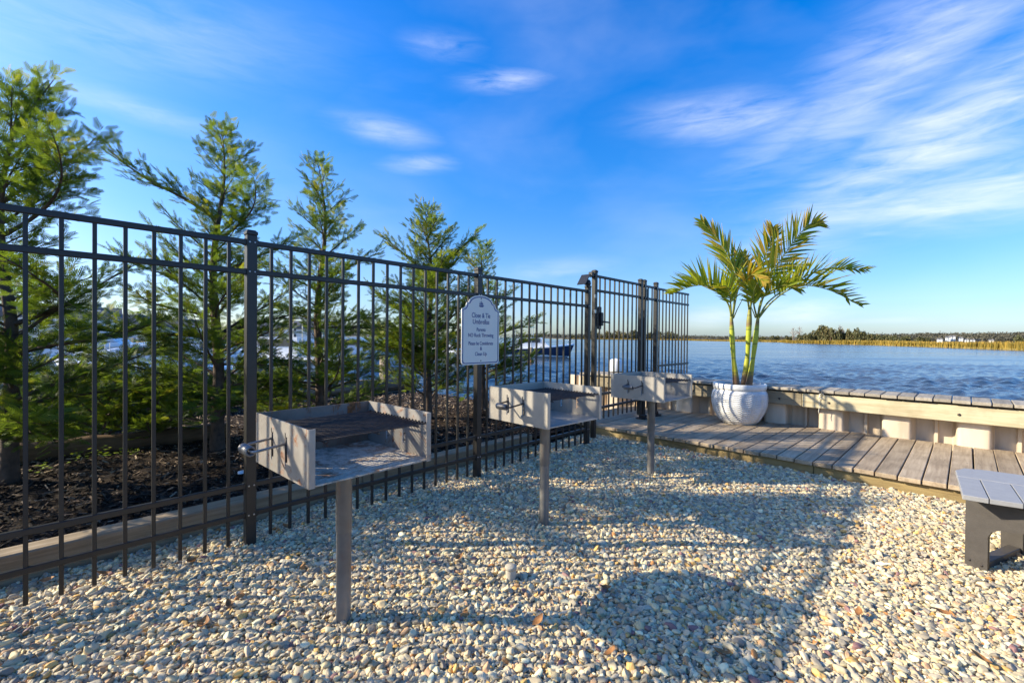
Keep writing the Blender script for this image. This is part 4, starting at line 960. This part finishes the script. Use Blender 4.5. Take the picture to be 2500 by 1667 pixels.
def far_tree(u_, d_, h_, w_, kind, label, grp, seed):
    p = shore_pt(u_, d_); root = thing('bare_tree' if kind < 0 else 'far_tree', label, 'tree', (p.x, p.y, -.55), seed * 1.7, grp)
    if kind < 0: link('branches', barem, None, root).scale = (h_ * .9, h_ * .9, h_)
    else:
        c_ = link('crown', crowns[kind], None, root); c_.scale = (w_, w_, h_); t_ = link('trunk', trunkm, None, root); t_.scale = (h_ * .9, h_ * .9, h_)
rf = random.Random(4)
i = 0
for u_, d_, h_, w_, kd in [(1895, 430, 5.0, 7, 0), (1925, 380, 4.4, 6, 3), (1955, 330, 5.0, 6, 0), (1975, 300, 5.6, 5, 3), (1990, 300, 7.0, 5.5, 1), (2010, 290, 9.4, 6.5, 1), (2028, 285, 9.0, 6.5, 4), (2045, 280, 7.8, 5.5, 0), (2062, 280, 7.6, 6, 2), (2078, 275, 6.2, 5, 1), (2095, 270, 7.8, 5.0, 0), (2110, 268, 5.8, 5, 3), (2128, 265, 4.8, 5, 1), (2150, 255, 4.4, 5, 0), (2180, 240, 4.0, 5, 3), (2210, 225, 3.6, 5, 0), (2250, 215, 3.2, 5, 3), (2490, 170, 3.6, 4, 0), (1860, 520, 4.6, 8, 3), (1820, 560, 4.0, 8, 0)]:
    kindname = ['dark green', 'olive green', 'russet brown', 'deep green', 'yellowish olive'][kd]
    far_tree(u_, d_ + 8, h_, w_ * .62, kd, kindname + ' rounded tree or shrub on the far marsh bank', 'trees on the marsh bank', i); i += 1
for u_, d_, h_ in ((1936, 370, 12.5), (1952, 372, 13.5), (2050, 288, 12.0), (2056, 292, 9.5)): far_tree(u_, d_, h_, 4, -1, 'leafless grey tree rising above the shrubs of the marsh bank', 'bare trees on the marsh bank', i); i += 1
for j in range(26):
    u_ = 1398 + j * 11.2 + rf.uniform(-4, 4); kd = rf.choice([0, 1, 2, 3, 4]); hh_ = rf.uniform(9, 15.5) * (.55 if j < 4 else 1) * (.6 if j > 22 else 1)
    kindname = ['dark green', 'olive green', 'russet brown', 'deep green', 'yellowish olive'][kd]
    far_tree(u_, 930 + rf.uniform(0, 40), hh_, hh_ * .62, kd, kindname + ' tree of the wooded marsh island seen through the gate', 'trees on the marsh island', i); i += 1
# distant wooded hills with houses
hillm = simple('hill_ground', (.07, .07, .06), (.11, .105, .09), .02, .95, 0, .1)
def hill(name, u0, u1, d_, prof):
    V_, F_ = [], []; n_ = 60
    for k_ in range(n_ + 1):
        u_ = u0 + (u1 - u0) * k_ / n_; h_ = prof(k_ / n_)
        for dd, zz in ((0, -1), (60, h_ * .55), (160, h_), (420, -1)): p = shore_pt(u_, d_ + dd); V_.append((p.x, p.y, zz))
    for k_ in range(n_):
        for c_ in range(3): a_ = k_ * 4 + c_; F_.append((a_, a_ + 4, a_ + 5, a_ + 1))
    o_ = link(name, mesh_pd(name, V_, F_, True), hillm); return tag(o_, kind='structure')
profA = lambda x: 5 + 19 * min(1, x * 1.6) * (1 + .12 * math.sin(x * 9)) ; profB = lambda x: 8 + 2.5 * math.sin(x * 7)
hill('hill', 1960, 2900, 1150, profA); hill('hill', 1250, 2100, 2300, profB); hill('hill', -2600, 1000, 1500, profB)
FARW = leaf_mat('hazy_hillside_wood', (.085, .082, .062), (.125, .115, .085), (.18, .15, .11), .1, .05)  # paler, greyer woods: distance haze put into the leaf colour
def forest(name, u0, u1, d_, prof, n_, size, label, seed):
    r_ = np.random.default_rng(seed); x = r_.random(n_); u_ = u0 + (u1 - u0) * x; dd = r_.uniform(0, 200, n_)
    hgt = np.array([prof(a) for a in x]) * np.clip(.1 + dd / 165, 0, 1); P_ = np.stack([(u_ - CX) / F * (d_ + dd), d_ + dd, hgt], 1)
    k_ = 22; C_ = P_[:, None, :] + r_.normal(0, 1, (n_, k_, 3)) * size * np.array([.42, .42, .30]) + np.array([0, 0, size * .45]); C_ = C_.reshape(-1, 3); m_ = len(C_)
    n1 = r_.normal(0, 1, (m_, 3)); n1 /= np.linalg.norm(n1, axis=1, keepdims=True); n2 = np.cross(n1, r_.normal(0, 1, (m_, 3))); n2 /= np.linalg.norm(n2, axis=1, keepdims=True); s_ = size * r_.uniform(.10, .24, (m_, 1))
    me_ = np_mesh(name, np.stack([C_ - n1 * s_, C_ + n2 * s_, C_ + n1 * s_, C_ - n2 * s_], 1).reshape(-1, 3), np.arange(4 * m_).reshape(-1, 4))
    vattr(me_, 'tint', 'FLOAT', np.repeat(np.repeat(np.clip(r_.normal(.35, .22, n_), 0, 1), k_), 4), 'value'); tag(link(name, me_, FARW), label, 'woodland', kind='stuff')
forest('woodland', 1960, 2900, 1150, profA, 1500, 9, 'dark wooded hillside beyond the marsh', 21)
forest('woodland', 1250, 2100, 2300, profB, 700, 14, 'low bluish line of woods on the horizon', 22)
forest('woodland', -2600, 1000, 1500, profB, 900, 10, 'far line of woods behind the marina', 23)
ROOF = simple('grey_shingle', (.10, .10, .11), (.17, .165, .17), 3, .9, 0, .2); TANW = simple('tan_siding', (.48, .42, .34), (.58, .52, .43), 3, .8, 0, .05)
def house(u_, d_, w_, dp, h_, rh, label, grp, wall=WHITE, wing=False, base_z=-.5, nwin=3, floors=2):
    p = shore_pt(u_, d_); face = math.atan2(p.y, p.x) - math.pi / 2
    root = thing('house', label, 'house', (p.x, p.y, base_z), face, grp)
    MB().box(-w_ / 2, w_ / 2, -dp / 2, dp / 2, -1.5, h_).build('wall', wall, root)
    rf_ = MB(); ov = .35
    rf_.add([(-w_ / 2 - ov, -dp / 2 - ov, h_ - .1), (w_ / 2 + ov, -dp / 2 - ov, h_ - .1), (w_ / 2 + ov, dp / 2 + ov, h_ - .1), (-w_ / 2 - ov, dp / 2 + ov, h_ - .1), (-w_ / 2 - ov, 0, h_ + rh), (w_ / 2 + ov, 0, h_ + rh)], [(0, 1, 5, 4), (2, 3, 4, 5), (0, 4, 3), (1, 2, 5), (3, 2, 1, 0)])
    ro = rf_.build('roof', ROOF, root)
    MB().box(w_ * .2, w_ * .2 + .9, -.4, .5, h_ + rh * .3, h_ + rh + .9).build('chimney', TANW, ro)
    gb = MB(); gw = w_ * .3
    gb.box(-gw / 2, gw / 2, -dp / 2 - 1.4, -dp / 2 - .02, -1.5, h_ - .3); gb.build('bay', wall, root, False, (-w_ * .18, 0, 0))
    MB().add([(-gw / 2 - .3, -dp / 2 - 1.7, h_ - .35), (gw / 2 + .3, -dp / 2 - 1.7, h_ - .35), (0, -dp / 2 - 1.7, h_ + rh * .72), (-gw / 2 - .3, -.5, h_ - .35), (gw / 2 + .3, -.5, h_ - .35), (0, -.5, h_ + rh * .72)], [(0, 1, 2), (0, 2, 5, 3), (1, 4, 5, 2), (3, 5, 4), (0, 3, 4, 1)]).build('gable', ROOF, root, False, (-w_ * .18, 0, 0))
    for fl in range(floors):
        for wi in range(nwin):
            x = -w_ / 2 + w_ * (wi + .5) / nwin; z = .9 + fl * (h_ / floors); yy = -dp / 2
            if abs(x + w_ * .18) < gw / 2 + .4: yy -= 1.42
            wn = MB().box(x - .55, x + .55, yy - .07, yy - .01, z, z + 1.3).build('window', WHITE, root); MB().box(x - .45, x + .45, yy - .09, yy - .072, z + .1, z + 1.2).build('pane', GLASS, wn)
for j, (u_, d_, w_, h_, rh, bz) in enumerate([(2294, 1140, 10, 5, 3, 1), (2314, 1140, 9, 7, 4, 3), (2325, 1145, 11, 8.5, 4, 4), (2345, 1140, 9, 6, 3.5, 3), (2359, 1135, 8, 4.5, 3, 1), (2374, 1140, 9, 4, 2.5, 1), (2190, 1130, 12, 3.5, 2, -.5), (2245, 1130, 13, 3.5, 2.5, -.5), (2420, 1140, 9, 4, 2.5, 1)]):
    house(u_, d_, w_, 10, h_, rh, ['large white shore house with grey roof below the wooded hill', 'tall white shore house with steep gable below the wooded hill', 'tallest white shore house in the row below the wooded hill', 'white shore house with low bay below the wooded hill', 'small white cottage ending the row below the wooded hill', 'pale house at the edge of the hillside row', 'long low tan house standing apart from the white houses', 'wide pale house nearest the white house row', 'lone small house farther along the wooded shore'][j], 'houses on the far shore', TANW if j in (6, 8) else WHITE, base_z=bz)

# ------------------------------------------------------------------ marina behind the trees
HULLW = simple('white_gelcoat', (.72, .73, .74), (.80, .80, .80), 3, .2, 0, .0, .6); HULLB = simple('navy_gelcoat', (.018, .035, .085), (.026, .05, .11), 3, .18, 0, .0, .6); TEAL = simple('teal_canvas', (.08, .30, .27), (.13, .40, .35), 5, .8, 0, .1)
def boat(u_, d_, Lb, ang, hull, label, cabin=True, canopy=None, grp=None):
    p = shore_pt(u_, d_); root = thing('motor_boat', label, 'boat', (p.x, p.y, WATERZ), ang, grp)
    n_ = 14; V_, F_ = [], []; bw_ = Lb * .155
    for i in range(n_ + 1):
        x = i / n_; X = (x - .5) * Lb; fl = (1 - max(0, (x - .55) / .45) ** 2.2); sh = .105 * Lb + .055 * Lb * x ** 2.4
        rake = .09 * Lb * x ** 3
        V_ += [(X - rake, 0, -.25), (X - rake, -bw_ * .72 * fl, -.05), (X - rake * .6, -bw_ * .86 * fl, .03 * Lb), (X, -bw_ * fl - .02, sh), (X, bw_ * fl + .02, sh), (X - rake * .6, bw_ * .86 * fl, .03 * Lb), (X - rake, bw_ * .72 * fl, -.05)]
    for i in range(n_):
        for c_ in range(7): a_ = i * 7 + c_; b_ = i * 7 + (c_ + 1) % 7; F_.append((a_, b_, b_ + 7, a_ + 7))
    F_.append(tuple(range(7))); F_.append(tuple(n_ * 7 + c_ for c_ in reversed(range(7))))
    me_ = mesh_pd('hull', V_, F_, True); o_ = link('hull', me_, hull, root); auto_smooth(o_, 35)
    # deck slab, boot stripe and rail
    dk = MB(); top = [(((i / n_) - .5) * Lb, .105 * Lb + .055 * Lb * (i / n_) ** 2.4, bw_ * (1 - max(0, (i / n_ - .55) / .45) ** 2.2) + .03) for i in range(n_ + 1)]
    V2 = []; F2 = []
    for X, z, b_ in top: V2 += [(X, -b_, z + .02), (X, 0, z + .10), (X, b_, z + .02), (X, -b_ - .03, z - .10), (X, b_ + .03, z - .10)]
    for i in range(n_):
        a_ = i * 5; F2 += [(a_, a_ + 5, a_ + 6, a_ + 1), (a_ + 1, a_ + 6, a_ + 7, a_ + 2), (a_ + 3, a_ + 8, a_ + 5, a_), (a_ + 2, a_ + 7, a_ + 9, a_ + 4)]
    link('deck', mesh_pd('deck', V2, F2), HULLW, root)
    st_ = MB(); V3 = []
    for i in range(n_ + 1):
        x = i / n_; fl = (1 - max(0, (x - .55) / .45) ** 2.2); rake = .09 * Lb * x ** 3; X = (x - .5) * Lb - rake * .85
        V3 += [(X, -bw_ * .80 * fl - .04, .02 * Lb - .10), (X, -bw_ * .84 * fl - .05, .03 * Lb + .03)]
    st_.add(V3, [(i * 2, i * 2 + 2, i * 2 + 3, i * 2 + 1) for i in range(n_)]); st_.build('boot_stripe', HULLW, root)
    sh = .105 * Lb
    if cabin:
        c0, c1 = -.18 * Lb, .16 * Lb; ch = .13 * Lb
        cb = MB().prism([(c0, sh), (c1 + .08 * Lb, sh + .03), (c1, sh + ch * .55), (c1 - .05 * Lb, sh + ch), (c0, sh + ch)], -bw_ * .68, bw_ * .68, Matrix.Rotation(R(90), 4, 'X')).build('cabin', HULLW, root)
        MB().box(c0 + .03 * Lb, c1 - .06 * Lb, -bw_ * .70, bw_ * .70, sh + ch * .55, sh + ch * .88).build('window', GLASS, cb)
        MB().prism([(c1 + .004, sh + ch * .57), (c1 - .05 * Lb + .006, sh + ch * .97), (c1 - .055 * Lb, sh + ch * .97), (c1 - .012, sh + ch * .57)], -bw_ * .6, bw_ * .6, Matrix.Rotation(R(90), 4, 'X')).build('windshield', GLASS, cb)
    if canopy:
        cz = sh + .25 * Lb
        MB().box(-.24 * Lb, .02 * Lb, -bw_ * .75, bw_ * .75, cz, cz + .05, .01).build('canopy', canopy, root)
        for x in (-.22 * Lb, 0):
            for y in (-bw_ * .7, bw_ * .7): MB().tube([(x, y, sh), (x, y, cz)], .03, 6).build('canopy_pole', CHROME, root)
    rl = MB()
    pr_ = [(X, s_ * (b_ - .06), z + .55) for s_ in (1,) for X, z, b_ in top[7:]]
    for s_ in (-1, 1): rl.tube([(X, s_ * max(0, b_ - .08), z + .5) for X, z, b_ in top[7:]], .018, 5)
    for X, z, b_ in top[7::2]:
        for s_ in (-1, 1): rl.tube([(X, s_ * max(0, b_ - .08), z), (X, s_ * max(0, b_ - .08), z + .5)], .014, 4)
    rl.build('bow_rail', CHROME, root)
    return root
boat(1300, 52, 9.5, R(-8), HULLB, 'navy blue hulled motor boat with white deck moored beyond the sign', True, TEAL)
for j, (u_, d_, Lb, a_, lb) in enumerate([(60, 24, 8, 60, 'white cabin boat at the dock beside the thick cypress trunk'), (215, 33, 11, 20, 'long white cabin boat in front of the marina houses'), (385, 20, 7.5, -165, 'white motor boat whose bow shows above the log bulkhead'), (500, 26, 8, 15, 'white motor boat partly hidden by the cypress with the long limb'), (690, 27, 9, 170, 'white motor boat partly hidden behind the slender cypress'), (850, 32, 9, 10, 'white motor boat behind the broad bushy cypress'), (1080, 34, 8.5, -20, 'white motor boat right behind the sign and shortest cypress')]):
    boat(u_, d_, Lb, R(a_), HULLW, lb, True, TEAL if j == 6 else (HULLW if j in (1, 4) else None), 'boats moored in the marina')
for j, (u_, d_, w_, h_, rh) in enumerate([(195, 105, 14, 5.2, 2.6), (120, 120, 16, 5, 3), (300, 125, 15, 4.4, 2.6), (30, 110, 14, 5.5, 3), (420, 140, 15, 4, 2.4), (770, 150, 18, 4, 2.4), (640, 160, 16, 3.8, 2.4)]):
    house(u_, d_, w_, 9, h_, rh, ['white two storey waterfront house with porch bay seen between pickets', 'white wide house next to the tallest cypress crown', 'grey roofed low white house beneath the slender tower', 'white house glimpsed behind the thick trunk', 'low house half hidden by the cypress with the long limb', 'low white boathouse behind the broad cypress', 'tan low boathouse across the marina'][j], 'houses around the marina', TANW if j == 6 else WHITE, base_z=-.3)
mk = shore_pt(160, 150); quay = MB().prism([(shore_pt(-900, 70).x, 70), (shore_pt(500, 92).x, 92), (shore_pt(900, 140).x, 140), (shore_pt(900, 700).x, 700), (-900, 700), (-900, 70)], -3, -.4).build('marina_shore', landm); tag(quay, kind='structure')
dockz = -.25
dk = thing('dock', 'grey wooden marina dock with piles in front of the moored boats', 'dock', (shore_pt(250, 38).x, 38, 0), R(12))
for i in range(40): MB().box(-14 + i * .7, -14 + i * .7 + .66, -1, 1, dockz - .06, dockz).build('plank', DECKW, dk)
for i in range(8):
    for y in (-1.1, 1.1): MB().tube([(-13.5 + i * 3.8, y, -2.5), (-13.5 + i * 3.8, y, 1.0)], .14, 8).build('pile', LOGW, dk, True)
mp = at_y(1296, 880, 40); ml = thing('channel_pile', 'single pale timber pile with rusty foot standing in the river near the navy boat', 'pile', (mp.x, 40, -2))
MB().tube([(0, 0, 0), (0, 0, 1.6), (0, 0, 2.4)], [.2, .2, .18], 12).build('shaft', TIMB, ml, True)
MB().lathe([(.22, .98), (.30, 1.02), (.26, 1.25), (.21, 1.30)], 14).build('foot_band', DRY, ml, True)
tw = thing('tower', 'slender pale tower with a wider head far beyond the marina', 'tower', (shore_pt(362, 640).x, 640, 0))
TOWM = simple('tower_concrete', (.36, .40, .46), (.42, .46, .52), .2, .9, 0, .05)
MB().lathe([(2.0, -2), (1.6, 30), (1.5, 50)], 20).build('shaft', TOWM, tw, True)
MB().lathe([(1.5, 49), (2.6, 52), (2.8, 57), (2.2, 60), (0, 60.5)], 20).build('head', TOWM, tw, True)
